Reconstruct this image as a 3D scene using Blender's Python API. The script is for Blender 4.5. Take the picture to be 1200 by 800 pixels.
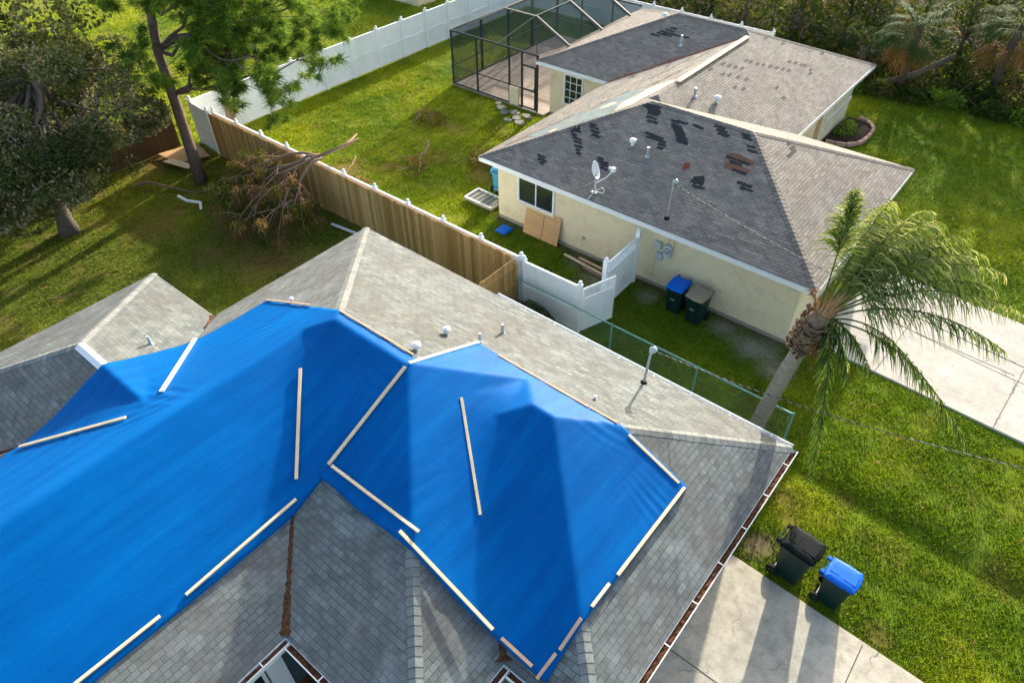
import bpy, math, random
import numpy as np
from mathutils import Vector, Matrix, Euler
R = math.radians
for o in list(bpy.data.objects): bpy.data.objects.remove(o)
SC = bpy.context.scene
COL = SC.collection
rnd = random.Random(7)

# ------------------------------------------------------------ camera, sky, sun, exposure
cam = bpy.data.cameras.new('camera'); camo = bpy.data.objects.new('camera', cam); COL.objects.link(camo)
CM = ((0.77376682, -0.42557171, 0.46922663),(0.63341520, 0.52956863, -0.56421826),(-0.00837237, 0.73378865, 0.67932623))
camo.matrix_world = Matrix(((CM[0][0], CM[0][1], CM[0][2], 0), (CM[1][0], CM[1][1], CM[1][2], 0), (CM[2][0], CM[2][1], CM[2][2], 14.0), (0, 0, 0, 1)))
cam.sensor_width = 36; cam.sensor_fit = 'HORIZONTAL'; cam.lens = 24.692; cam.clip_end = 3000; cam.clip_start = .1
SC.camera = camo
SUN_EL, SUN_AZ = 18.5, 13.0          # elevation; degrees the sun stands off +Y toward -X
w = bpy.data.worlds.new('World'); SC.world = w; w.use_nodes = True
nt = w.node_tree; nt.nodes.clear()
sky = nt.nodes.new('ShaderNodeTexSky'); sky.sky_type = 'NISHITA'; sky.sun_disc = False
sky.sun_elevation = R(SUN_EL); sky.sun_rotation = R(-SUN_AZ); sky.altitude = 10; sky.air_density = 1.0; sky.dust_density = 3.5; sky.ozone_density = 0.6
bg = nt.nodes.new('ShaderNodeBackground'); bg.inputs[1].default_value = .15
wo = nt.nodes.new('ShaderNodeOutputWorld'); nt.links.new(sky.outputs[0], bg.inputs[0]); nt.links.new(bg.outputs[0], wo.inputs[0])
sl = bpy.data.lights.new('sun', 'SUN'); sl.energy = 3.7; sl.angle = R(.9); sl.color = (1, .92, .80)
so = bpy.data.objects.new('sun', sl); COL.objects.link(so)
sd = Vector((-math.sin(R(SUN_AZ)) * math.cos(R(SUN_EL)), math.cos(R(SUN_AZ)) * math.cos(R(SUN_EL)), math.sin(R(SUN_EL))))
so.rotation_euler = sd.to_track_quat('Z', 'Y').to_euler(); so.location = (0, 30, 30)
SC.view_settings.view_transform = 'Standard'; SC.view_settings.look = 'None'; SC.view_settings.gamma = 1; SC.view_settings.exposure = 1.52
SC.render.engine = 'CYCLES'

# ------------------------------------------------------------ node material helpers
class NT:
    def __init__(s, name):
        s.m = bpy.data.materials.new(name); s.m.use_nodes = True; s.t = s.m.node_tree; s.t.nodes.clear()
        s.out = s.n('ShaderNodeOutputMaterial')
    def n(s, typ, ins=None, **kw):
        nd = s.t.nodes.new(typ)
        for k, v in kw.items(): setattr(nd, k, v)
        for k, v in (ins or {}).items(): s.set(nd.inputs[k], v)
        return nd
    def set(s, sock, v):
        if isinstance(v, bpy.types.NodeSocket): s.t.links.new(v, sock)
        else: sock.default_value = v
    def coord(s, kind='Object', scale=(1, 1, 1), rot=(0, 0, 0)):
        if kind == 'World': c = s.n('ShaderNodeNewGeometry').outputs['Position']
        else: c = s.n('ShaderNodeTexCoord').outputs[kind]
        return s.n('ShaderNodeMapping', {'Vector': c, 'Scale': scale, 'Rotation': rot}).outputs[0]
    def noise(s, scale, detail=4, vec=None, rough=.55, dist=0):
        return s.n('ShaderNodeTexNoise', {'Vector': vec if vec is not None else s.coord(), 'Scale': scale, 'Detail': detail, 'Roughness': rough, 'Distortion': dist}).outputs[0]
    def ramp(s, fac, stops):
        r = s.n('ShaderNodeValToRGB', {'Fac': fac}); e = r.color_ramp.elements
        while len(e) < len(stops): e.new(.5)
        for i, (p, c) in enumerate(stops):
            e[i].position = p; e[i].color = (*c, 1) if len(c) == 3 else c
        return r.outputs[0]
    def mix(s, fac, a, b, mode='MIX'):
        m = s.n('ShaderNodeMix', data_type='RGBA', blend_type=mode)
        s.set(m.inputs[0], fac)
        for i, v in ((6, a), (7, b)):
            s.set(m.inputs[i], (*v, 1) if isinstance(v, tuple) and len(v) == 3 else v)
        return m.outputs[2]
    def math(s, op, a, b=0.):
        m = s.n('ShaderNodeMath', operation=op); s.set(m.inputs[0], a); s.set(m.inputs[1], b); return m.outputs[0]
    def bump(s, h, strength=.4, dist=.02):
        return s.n('ShaderNodeBump', {'Height': h, 'Strength': strength, 'Distance': dist}).outputs[0]
    def done(s, col, rough=.7, normal=None, metal=0, spec=.4, **kw):
        p = s.n('ShaderNodeBsdfPrincipled')
        s.set(p.inputs['Base Color'], (*col, 1) if isinstance(col, tuple) and len(col) == 3 else col)
        s.set(p.inputs['Roughness'], rough); s.set(p.inputs['Metallic'], metal); s.set(p.inputs['Specular IOR Level'], spec)
        if normal is not None: s.set(p.inputs['Normal'], normal)
        for k, v in kw.items(): s.set(p.inputs[k], v)
        s.t.links.new(p.outputs[0], s.out.inputs[0]); return s.m

def plain(name, c, rough=.6, var=.15, nscale=6, bump=.15, metal=0, spec=.12, dirt=None, streak=(1, 1, 1)):
    t = NT(name); v = t.coord('Object', streak)
    n1 = t.noise(nscale, 5, v); n2 = t.noise(nscale * 9, 3, v)
    k = t.math('ADD', t.math('MULTIPLY', n1, .7), t.math('MULTIPLY', n2, .3))
    lo = tuple(x * (1 - var) for x in c); hi = tuple(min(1, x * (1 + var)) for x in c)
    col = t.ramp(k, [(.3, lo), (.7, hi)])
    if dirt:
        col = t.mix(t.ramp(t.noise(nscale * .35, 6, v, .7), [(.5, (0, 0, 0)), (.75, (.7, .7, .7))]), col, dirt)
    return t.done(col, rough, t.bump(n2, bump, .01), metal, spec)

def shingle(name, tone, alt, gap, bw=.30, bh=.145, stain=None, stain_amt=.5, gapw=.012):
    t = NT(name); uv = t.n('ShaderNodeTexCoord').outputs['UV']
    wob = t.noise(3.0, 2, uv); 
    v = t.n('ShaderNodeVectorMath', {0: uv, 1: t.n('ShaderNodeVectorMath', {0: t.n('ShaderNodeTexNoise', {'Vector': uv, 'Scale': 3.6, 'Detail': 3}).outputs[1], 1: (.045, .03, 0)}, operation='MULTIPLY').outputs[0]}, operation='ADD').outputs[0]
    def br(w, h, off, c1, c2, m, ms):
        b = t.n('ShaderNodeTexBrick', {'Vector': v, 'Color1': (*c1, 1), 'Color2': (*c2, 1), 'Mortar': (*m, 1), 'Scale': 1.0, 'Mortar Size': ms, 'Mortar Smooth': .25, 'Bias': 0.0, 'Brick Width': w, 'Row Height': h})
        b.offset = off; b.offset_frequency = 2; b.squash = 1; return b
    b1 = br(bw, bh, .5, tone, alt, gap, gapw)
    b2 = br(bw, bh, .5, (.25, .25, .25), (.95, .95, .95), (.5, .5, .5), 0.0)
    # a per-shingle random tone from a snapped noise
    sep = t.n('ShaderNodeSeparateXYZ', {0: v})
    row = t.math('FLOOR', t.math('DIVIDE', sep.outputs[1], bh))
    off = t.math('MULTIPLY', t.math('MODULO', t.math('ABSOLUTE', row), 2.), .5)
    cx = t.math('FLOOR', t.math('ADD', t.math('DIVIDE', sep.outputs[0], bw), off))
    cell = t.n('ShaderNodeCombineXYZ', {0: cx, 1: row})
    wn = t.n('ShaderNodeTexWhiteNoise', {'Vector': cell.outputs[0]}, noise_dimensions='2D').outputs[0]
    col = t.mix(.75, b1.outputs[0], t.ramp(wn, [(0, (.64, .64, .66)), (.45, (.95, .95, .95)), (.8, (1.13, 1.13, 1.12)), (1, (1.45, 1.45, 1.42))]), 'MULTIPLY')
    gone = t.ramp(t.noise(1.1, 5, uv, .7), [(.35, (0, 0, 0)), (.6, (1, 1, 1))])
    col = t.mix(t.math('MULTIPLY', gone, .3), col, tone)
    g = t.noise(160, 2, uv); col = t.mix(.35, col, t.ramp(g, [(.3, (.55, .55, .55)), (.7, (1.4, 1.4, 1.4))]), 'MULTIPLY')
    if stain:
        s1 = t.ramp(t.noise(.55, 7, uv, .68), [(.42, (0, 0, 0)), (.72, (1, 1, 1))])
        s2 = t.noise(7, 5, uv, .7)
        col = t.mix(t.math('MULTIPLY', t.math('MULTIPLY', s1, s2), stain_amt * 2), col, stain)
        lt = t.ramp(t.noise(1.6, 6, t.n('ShaderNodeVectorMath', {0: uv, 1: (31, 7, 3)}, operation='ADD').outputs[0], .7), [(.5, (0, 0, 0)), (.78, (1, 1, 1))])
        col = t.mix(t.math('MULTIPLY', lt, .5), col, tuple(min(1, x * 1.7) for x in tone))
    # height: each course steps up toward its lower edge
    fr = t.math('FRACT', t.math('DIVIDE', sep.outputs[1], bh))
    h = t.math('ADD', t.math('MULTIPLY', b1.outputs['Fac'], -.8), t.math('MULTIPLY', t.math('SUBTRACT', 1., fr), .9))
    h = t.math('ADD', h, t.math('MULTIPLY', wn, .25)); h = t.math('ADD', h, t.math('MULTIPLY', g, .12))
    return t.done(col, .88, t.bump(h, .6, .012), spec=.2)

M = {}
M['shingle_near'] = shingle('weathered_grey_shingle', (.158, .178, .172), (.122, .137, .132), (.055, .061, .06), .205, .110, stain=(.105, .10, .09), stain_amt=.9, gapw=.006)
M['shingle_nb'] = shingle('brown_grey_shingle', (.232, .208, .172), (.188, .18, .158), (.11, .10, .088), .24, .10, stain=(.10, .10, .105), stain_amt=.45)
def capmat(name, c):
    t = NT(name); a = t.n('ShaderNodeAttribute', attribute_name='tone').outputs['Fac']
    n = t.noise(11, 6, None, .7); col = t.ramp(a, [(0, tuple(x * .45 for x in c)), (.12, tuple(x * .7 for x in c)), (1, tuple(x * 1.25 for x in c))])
    col = t.mix(.6, col, t.ramp(n, [(.3, (.62, .62, .6)), (.7, (1.25, 1.25, 1.22))]), 'MULTIPLY')
    return t.done(col, .9, t.bump(n, .4, .01), spec=.2)
M['cap_near'] = capmat('grey_cap_shingle', (.20, .212, .20)); M['cap_nb'] = capmat('brown_cap_shingle', (.185, .165, .145))
M['neutral'] = plain('pale_grey_shingle', (.2, .2, .2))
M['white'] = plain('white_painted_metal', (.74, .76, .76), .45, .05, 3, .03)
M['vinyl'] = plain('white_vinyl', (.86, .89, .90), .4, .05, 2, .03, dirt=(.68, .70, .66))
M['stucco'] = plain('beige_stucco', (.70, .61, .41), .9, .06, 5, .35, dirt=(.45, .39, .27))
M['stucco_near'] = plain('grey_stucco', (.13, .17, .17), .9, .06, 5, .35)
M['soffit'] = plain('soffit_panel', (.5, .5, .47), .7, .05)
M['foundation'] = plain('grey_foundation_base', (.28, .26, .22), .9, .25, 9, .4)
M['glass'] = NT('dark_window_glass').done((.015, .022, .025), .06, spec=.8)
M['bark_grey'] = plain('grey_bark', (.13, .105, .085), .95, .45, 7, .9, streak=(3, 3, .7))
M['bark_pine'] = plain('reddish_pine_bark', (.17, .12, .10), .95, .45, 7, .9, streak=(3, 3, .8))
M['bark_palm'] = plain('ringed_palm_bark', (.27, .25, .215), .95, .42, 6, .9, streak=(1, 1, 6), dirt=(.14, .12, .09))
M['boots'] = plain('palm_boot_fibre', (.20, .14, .09), .95, .5, 9, .9)
M['dead_wood'] = plain('dead_branch_wood', (.25, .165, .115), .9, .35, 10, .5)
M['batten'] = plain('raw_pine_batten', (.70, .55, .35), .75, .16, 5, .2, streak=(1, 1, 1))
M['batten_pink'] = plain('reddish_pine_batten', (.58, .38, .25), .75, .16, 5, .2)
M['batten_white'] = plain('white_painted_batten', (.72, .72, .68), .6, .08, 5, .1)
M['bare_wood'] = plain('bare_roof_decking', (.66, .52, .35), .8, .2, 4, .3)
M['plywood'] = plain('plywood_sheet', (.50, .31, .15), .75, .2, 3, .2, streak=(.5, 1, 4))
M['black'] = plain('black_felt_patch', (.028, .032, .036), .8, .3, 10, .3)
M['felt_brown'] = plain('brown_felt_patch', (.06, .06, .064), .85, .3, 10, .3)
M['felt_teal'] = plain('blue_grey_underlayment', (.13, .18, .185), .75, .3, 3, .3, dirt=(.25, .22, .19))
M['rust'] = plain('exposed_brown_underlay', (.17, .085, .055), .9, .35, 5, .3)
M['rust_red'] = plain('red_pine_needle_litter', (.22, .05, .035), .9, .4, 9, .5)
M['litter'] = plain('dead_leaf_litter', (.105, .045, .022), .95, .85, 22, 1.0)
M['steel'] = plain('galvanised_steel', (.42, .45, .46), .42, .12, 8, .08, metal=.6)
M['grey_pvc'] = plain('grey_box_paint', (.42, .48, .48), .5, .08)
M['bronze'] = plain('dark_bronze_frame', (.035, .045, .05), .45, .15, 5, .05)
M['bronze_light'] = plain('weathered_bronze_beam', (.20, .19, .17), .5, .15, 5, .05)
M['bin_green'] = plain('dark_green_bin_plastic', (.004, .026, .021), .42, .2, 5, .08, spec=.35)
M['bin_black'] = plain('charcoal_bin_plastic', (.006, .010, .011), .6, .2, 5, .08, spec=.05)
M['bin_blue'] = plain('blue_lid_plastic', (.0, .12, .58), .45, .1, 5, .05, spec=.15)
M['bin_tan'] = plain('tan_lid_plastic', (.30, .24, .16), .55, .15, 5, .05)
M['bin_cyan'] = plain('light_blue_plastic', (.06, .29, .47), .5, .12, 5, .05)
M['rubber'] = plain('black_rubber', (.012, .012, .013), .75, .2, 8, .1)
M['chain'] = plain('green_coated_wire', (.12, .20, .17), .5, .1, 8, .05)
M['chain_rail'] = plain('teal_painted_pipe', (.17, .33, .32), .45, .12, 8, .05, metal=.2)
M['cable'] = plain('black_cable_sheath', (.02, .02, .022), .6, .2)
M['cable_light'] = plain('twisted_cable_with_white_neutral', (.45, .42, .40), .6, .4, 2.2, .1)
M['brick_edge'] = plain('pinkish_edging_block', (.38, .25, .20), .9, .3, 4, .4)
M['mulch'] = plain('dark_mulch', (.03, .02, .015), 1, .6, 30, 1.)
M['rock'] = plain('pale_stepping_stone', (.27, .25, .20), .9, .25, 5, .4)

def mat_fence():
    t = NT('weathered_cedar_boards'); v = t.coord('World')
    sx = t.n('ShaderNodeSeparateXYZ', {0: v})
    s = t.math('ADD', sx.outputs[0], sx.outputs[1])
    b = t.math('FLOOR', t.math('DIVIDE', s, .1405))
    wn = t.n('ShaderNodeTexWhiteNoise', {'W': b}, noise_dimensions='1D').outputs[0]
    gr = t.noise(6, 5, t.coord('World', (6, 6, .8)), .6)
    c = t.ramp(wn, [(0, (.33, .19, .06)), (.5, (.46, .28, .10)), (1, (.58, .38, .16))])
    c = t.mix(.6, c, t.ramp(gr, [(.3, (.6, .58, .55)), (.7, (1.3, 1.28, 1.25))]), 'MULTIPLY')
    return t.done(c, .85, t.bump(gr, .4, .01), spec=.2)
M['fence'] = mat_fence()
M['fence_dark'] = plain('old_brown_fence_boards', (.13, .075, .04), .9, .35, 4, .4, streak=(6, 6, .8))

def mat_concrete(name, c, stain=.5):
    t = NT(name); v = t.coord('World')
    n1 = t.noise(.7, 7, v, .65); n2 = t.noise(26, 4, v); n3 = t.noise(3.2, 6, v, .7)
    col = t.ramp(n1, [(.3, tuple(x * .8 for x in c)), (.7, tuple(x * 1.12 for x in c))])
    col = t.mix(stain, col, t.ramp(n3, [(.35, (.72, .70, .66)), (.6, (1.08, 1.08, 1.06))]), 'MULTIPLY')
    vo = t.n('ShaderNodeTexVoronoi', {'Vector': t.n('ShaderNodeVectorMath', {0: v, 1: t.n('ShaderNodeVectorMath', {0: t.n('ShaderNodeTexNoise', {'Vector': v, 'Scale': 2.5, 'Detail': 4}).outputs[1], 1: (.5, .5, 0)}, operation='MULTIPLY').outputs[0]}, operation='ADD').outputs[0], 'Scale': .42}, feature='DISTANCE_TO_EDGE').outputs[0]
    crack = t.math('MULTIPLY', t.ramp(vo, [(.002, (1, 1, 1)), (.006, (0, 0, 0))]), t.ramp(t.noise(.6, 2, v), [(.5, (0, 0, 0)), (.6, (.8, .8, .8))]))
    col = t.mix(crack, col, (.10, .095, .08))
    spots = t.ramp(t.noise(5.5, 2, v, .4), [(.66, (0, 0, 0)), (.74, (.5, .5, .5))]); col = t.mix(spots, col, tuple(x * .6 for x in c))
    col = t.mix(.3, col, t.ramp(n2, [(.3, (.75, .75, .75)), (.7, (1.2, 1.2, 1.2))]), 'MULTIPLY')
    return t.done(col, .88, t.bump(n2, .25, .006), spec=.06)
M['concrete'] = mat_concrete('driveway_concrete', (.49, .455, .375), .8)
M['concrete_nb'] = mat_concrete('pale_driveway_concrete', (.49, .465, .41), .45)
M['joint'] = plain('dirty_joint', (.09, .085, .06), .95, .3, 12, .3)
def mat_pavers():
    t = NT('tan_pavers'); v = t.coord('World')
    b = t.n('ShaderNodeTexBrick', {'Vector': v, 'Color1': (.42, .34, .27, 1), 'Color2': (.36, .29, .24, 1), 'Mortar': (.22, .18, .15, 1), 'Scale': 1., 'Mortar Size': .012, 'Brick Width': .6, 'Row Height': .4})
    return t.done(b.outputs[0], .85, t.bump(t.noise(20, 3, v), .2, .01))
M['pavers'] = mat_pavers()

def mat_tarp():
    t = NT('blue_polyethylene_tarp'); v = t.coord('Object')
    st = t.noise(1.3, 5, t.coord('Object', (3.2, .22, 1)), .6)
    st2 = t.noise(3.0, 4, t.coord('Object', (.35, 3.0, 1)), .6)
    blot = t.noise(.45, 4, v)
    k = t.math('ADD', t.math('MULTIPLY', st, .6), t.math('ADD', t.math('MULTIPLY', st2, .06), t.math('MULTIPLY', blot, .34)))
    col = t.ramp(k, [(.3, (.0, .068, .25)), (.5, (.0, .092, .32)), (.7, (.0, .125, .395))])
    def creases(scale, vec, wdt):
        n = t.noise(scale, 3, vec, .5); d = t.math('ABSOLUTE', t.math('SUBTRACT', n, .5)); return t.ramp(d, [(0, (1, 1, 1)), (wdt, (0, 0, 0))])
    c1 = creases(1.1, t.coord('Object', (2.2, .35, 1), (0, 0, .12)), .02); c2 = creases(1.4, t.coord('Object', (.5, 2.4, 1), (0, 0, -.3)), .012); c3 = creases(2.3, t.coord('Object', (1.6, .8, 1), (0, 0, .9)), .012)
    h = t.math('ADD', t.math('MULTIPLY', st, .9), t.math('ADD', t.math('MULTIPLY', c1, .16), t.math('ADD', t.math('MULTIPLY', c2, .06), t.math('MULTIPLY', c3, .05))))
    return t.done(col, .5, t.bump(h, .28, .03), spec=.04)
M['tarp'] = mat_tarp()

def mat_leaf(name, stops, trans=.35, rough=.55, attr='tone'):
    """foliage: each leaf carries its own tone value (0..1) in an attribute"""
    t = NT(name); a = t.n('ShaderNodeAttribute', attribute_name=attr).outputs['Fac']
    col = t.ramp(a, stops)
    p = t.n('ShaderNodeBsdfPrincipled', {'Base Color': col, 'Roughness': rough, 'Specular IOR Level': .02})
    tr = t.n('ShaderNodeBsdfTranslucent', {'Color': t.mix(.5, col, (1.0, 1.0, .45), 'MULTIPLY')})
    mx = t.n('ShaderNodeMixShader', {0: trans, 1: p.outputs[0], 2: tr.outputs[0]})
    t.t.links.new(mx.outputs[0], t.out.inputs[0]); return t.m
M['oak_leaf'] = mat_leaf('oak_leaves', [(0, (.028, .045, .016)), (.5, (.08, .105, .032)), (.8, (.17, .18, .06)), (1, (.33, .30, .19))], .28)
M['pine_leaf'] = mat_leaf('pine_needles', [(0, (.04, .09, .015)), (.5, (.13, .23, .03)), (1, (.30, .38, .06))], .4)
M['palm_leaf'] = mat_leaf('palm_leaflets', [(0, (.03, .07, .02)), (.5, (.13, .20, .035)), (.8, (.27, .33, .08)), (1, (.42, .43, .2))], .4, .6)
M['fan_leaf'] = mat_leaf('fan_palm_leaves', [(0, (.02, .045, .014)), (.5, (.04, .085, .022)), (1, (.085, .13, .04))], .3, .7)
M['palm_dead'] = mat_leaf('dead_palm_leaflets', [(0, (.13, .055, .02)), (1, (.32, .17, .06))], .3)
M['wood_leaf'] = mat_leaf('woodland_leaves', [(0, (.022, .045, .012)), (.5, (.06, .095, .02)), (.8, (.13, .14, .03)), (1, (.20, .14, .05))], .38)
M['bright_leaf'] = mat_leaf('fresh_green_leaves', [(0, (.05, .12, .015)), (1, (.16, .26, .03))], .4)
M['dead_leaf'] = mat_leaf('browned_leaves', [(0, (.05, .085, .015)), (.4, (.14, .15, .03)), (.7, (.24, .145, .05)), (1, (.33, .19, .09))], .3)

def mat_grass():
    t = NT('grass_blades'); a = t.n('ShaderNodeAttribute', attribute_name='gcol').outputs['Color']
    p = t.n('ShaderNodeBsdfPrincipled', {'Base Color': a, 'Roughness': .6, 'Specular IOR Level': .03})
    tr = t.n('ShaderNodeBsdfTranslucent', {'Color': a})
    mx = t.n('ShaderNodeMixShader', {0: .4, 1: p.outputs[0], 2: tr.outputs[0]})
    t.t.links.new(mx.outputs[0], t.out.inputs[0]); return t.m
M['grass'] = mat_grass()
def mat_ground():
    t = NT('lawn_soil_and_thatch'); a = t.n('ShaderNodeAttribute', attribute_name='gcol').outputs['Color']
    v = t.coord('World'); n = t.noise(14, 5, v, .7); n2 = t.noise(60, 3, v)
    c = t.mix(.8, a, t.ramp(n, [(.3, (.45, .45, .45)), (.7, (1.25, 1.2, 1.1))]), 'MULTIPLY')
    c = t.mix(.5, c, t.ramp(n2, [(.3, (.5, .5, .5)), (.7, (1.4, 1.4, 1.4))]), 'MULTIPLY')
    return t.done(c, .95, t.bump(t.math('ADD', n, n2), .8, .05), spec=.1)
M['ground'] = mat_ground()
def mat_screen():
    t = NT('insect_screen_mesh')
    tr = t.n('ShaderNodeBsdfTransparent'); d = t.n('ShaderNodeBsdfDiffuse', {'Color': (.028, .05, .046, 1)})
    mx = t.n('ShaderNodeMixShader', {0: .46, 1: tr.outputs[0], 2: d.outputs[0]})
    t.t.links.new(mx.outputs[0], t.out.inputs[0]); return t.m
M['screen'] = mat_screen()

# ------------------------------------------------------------ mesh helpers
def mkmesh(name, V, F, mat, uv=None, smooth=False):
    me = bpy.data.meshes.new(name); me.from_pydata([tuple(v) for v in V], [], F); me.update()
    if uv:
        l = me.uv_layers.new(name='UVMap')
        for i, u in enumerate(uv): l.data[i].uv = u
    if smooth:
        for p in me.polygons: p.use_smooth = True
    me.materials.append(mat)
    return me
def rootloc(o):
    v = Vector((0, 0, 0))
    while o: v += o.location; o = o.parent
    return v
def link(name, me, parent=None, label=None):
    o = bpy.data.objects.new(name, me); COL.objects.link(o)
    if parent: o.parent = parent
    if label: o['label'] = label
    return o
def tag(o, label, cat, group=None, kind=None):
    if label: o['label'] = label
    if cat: o['category'] = cat
    if group: o['group'] = group
    if kind: o['kind'] = kind
    return o
def empty(name, loc, label, cat, group=None, rz=0):
    o = bpy.data.objects.new(name, None); COL.objects.link(o); o.location = loc; o.rotation_euler = (0, 0, rz); o.empty_display_size = .2
    return tag(o, label, cat, group)
class MB:
    def __init__(s): s.V = []; s.F = []; s.tone = []
    def add(s, V, F):
        n = len(s.V); s.V += [Vector(v) for v in V]; s.F += [[i + n for i in f] for f in F]; return s
    def box(s, c, d, rot=None, taper=1):
        x, y, z = (k / 2 for k in d)
        P = [Vector((a * x * (taper if e > 0 else 1), b * y * (taper if e > 0 else 1), e * z)) for e in (-1, 1) for a, b in ((-1, -1), (1, -1), (1, 1), (-1, 1))]
        if rot is not None: P = [rot @ p for p in P]
        P = [p + Vector(c) for p in P]
        return s.add(P, [[3, 2, 1, 0], [4, 5, 6, 7], [0, 1, 5, 4], [1, 2, 6, 5], [2, 3, 7, 6], [3, 0, 4, 7]])
    def beam(s, a, b, wd, ht, up=(0, 0, 1)):
        a, b = Vector(a), Vector(b); d = b - a; L = d.length; d.normalize()
        sd_ = d.cross(Vector(up)); 
        if sd_.length < 1e-3: sd_ = d.cross(Vector((1, 0, 0)))
        sd_.normalize(); u = sd_.cross(d)
        r = Matrix((d, sd_, u)).transposed()
        return s.box((a + b) / 2, (L, wd, ht), r)
    def tube(s, pts, rad, n=8, cap=True):
        pts = [Vector(p) for p in pts]
        if not isinstance(rad, (list, tuple)): rad = [rad] * len(pts)
        V = []; F = []; prev = None
        for i, p in enumerate(pts):
            t = (pts[min(i + 1, len(pts) - 1)] - pts[max(i - 1, 0)]).normalized()
            if prev is None:
                a = t.cross(Vector((0, 0, 1))); 
                if a.length < .05: a = t.cross(Vector((1, 0, 0)))
            else: a = prev - t * prev.dot(t)
            a.normalize(); prev = a; b = t.cross(a)
            for k in range(n):
                th = 2 * math.pi * k / n; V.append(p + (a * math.cos(th) + b * math.sin(th)) * rad[i])
        for i in range(len(pts) - 1):
            for k in range(n):
                k2 = (k + 1) % n; F.append([i * n + k, i * n + k2, (i + 1) * n + k2, (i + 1) * n + k])
        if cap: F.append(list(range(n))[::-1]); F.append([(len(pts) - 1) * n + k for k in range(n)])
        return s.add(V, F)
    def prism(s, poly, z0, z1):
        n = len(poly)
        return s.add([(x, y, z0) for x, y in poly] + [(x, y, z1) for x, y in poly],
                     [list(range(n))[::-1], list(range(n, 2 * n))] + [[i, (i + 1) % n, n + (i + 1) % n, n + i] for i in range(n)])
    def build(s, name, mat, parent=None, label=None, local=False, smooth=False, bevel=0):
        off = Vector((0, 0, 0)) if (local or not parent) else rootloc(parent)
        me = mkmesh(name, [v - off for v in s.V], s.F, M[mat] if isinstance(mat, str) else mat, smooth=smooth)
        o = link(name, me, parent, label)
        if bevel:
            b = o.modifiers.new('bevel', 'BEVEL'); b.width = bevel; b.segments = 2; b.limit_method = 'ANGLE'
        return o
    def thing(s, name, mat, loc, label, cat, group=None, smooth=False, bevel=0):
        me = mkmesh(name, [v - Vector(loc) for v in s.V], s.F, M[mat] if isinstance(mat, str) else mat, smooth=smooth)
        o = link(name, me); o.location = loc
        if bevel:
            b = o.modifiers.new('bevel', 'BEVEL'); b.width = bevel; b.segments = 2; b.limit_method = 'ANGLE'
        return tag(o, label, cat, group)
def soup(name, V, nper, mat, parent=None, tone=None, color=None, origin=None):
    """numpy polygon soup: V (k*nper,3); one tone or colour per polygon"""
    V = np.asarray(V, dtype=np.float32); k = len(V) // nper
    if parent is not None: V = V - np.array(rootloc(parent), dtype=np.float32)
    if origin is not None: V = V - np.array(origin, dtype=np.float32)
    me = bpy.data.meshes.new(name)
    me.vertices.add(len(V)); me.vertices.foreach_set('co', V.ravel())
    me.loops.add(len(V)); me.loops.foreach_set('vertex_index', np.arange(len(V), dtype=np.int32))
    me.polygons.add(k); me.polygons.foreach_set('loop_start', np.arange(0, len(V), nper, dtype=np.int32))
    me.polygons.foreach_set('loop_total', np.full(k, nper, dtype=np.int32)); me.update()
    if tone is not None:
        a = me.attributes.new('tone', 'FLOAT', 'FACE'); a.data.foreach_set('value', np.asarray(tone, dtype=np.float32))
    if color is not None:
        a = me.attributes.new('gcol', 'FLOAT_COLOR', 'FACE'); c = np.ones((k, 4), dtype=np.float32); c[:, :3] = color; a.data.foreach_set('color', c.ravel())
    me.materials.append(M[mat]); o = link(name, me, parent)
    if origin is not None: o.location = origin
    return o
NR = np.random.default_rng(11)
def vnoise(x, y, s, seed=0):
    """smooth value noise on a lattice, 0..1"""
    x = np.asarray(x) * s + 137.3 * seed; y = np.asarray(y) * s + 71.7 * seed
    xi = np.floor(x); yi = np.floor(y); fx = x - xi; fy = y - yi
    def h(a, b):
        v = np.sin(a * 127.1 + b * 311.7 + seed * 17.0) * 43758.5453; return v - np.floor(v)
    fx = fx * fx * (3 - 2 * fx); fy = fy * fy * (3 - 2 * fy)
    return (h(xi, yi) * (1 - fx) + h(xi + 1, yi) * fx) * (1 - fy) + (h(xi, yi + 1) * (1 - fx) + h(xi + 1, yi + 1) * fx) * fy
def fbm(x, y, s, seed=0, o=4):
    t = 0; a = .5
    for i in range(o): t = t + a * vnoise(x, y, s * 2 ** i, seed + i); a *= .5
    return t / (1 - .5 ** o)

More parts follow.
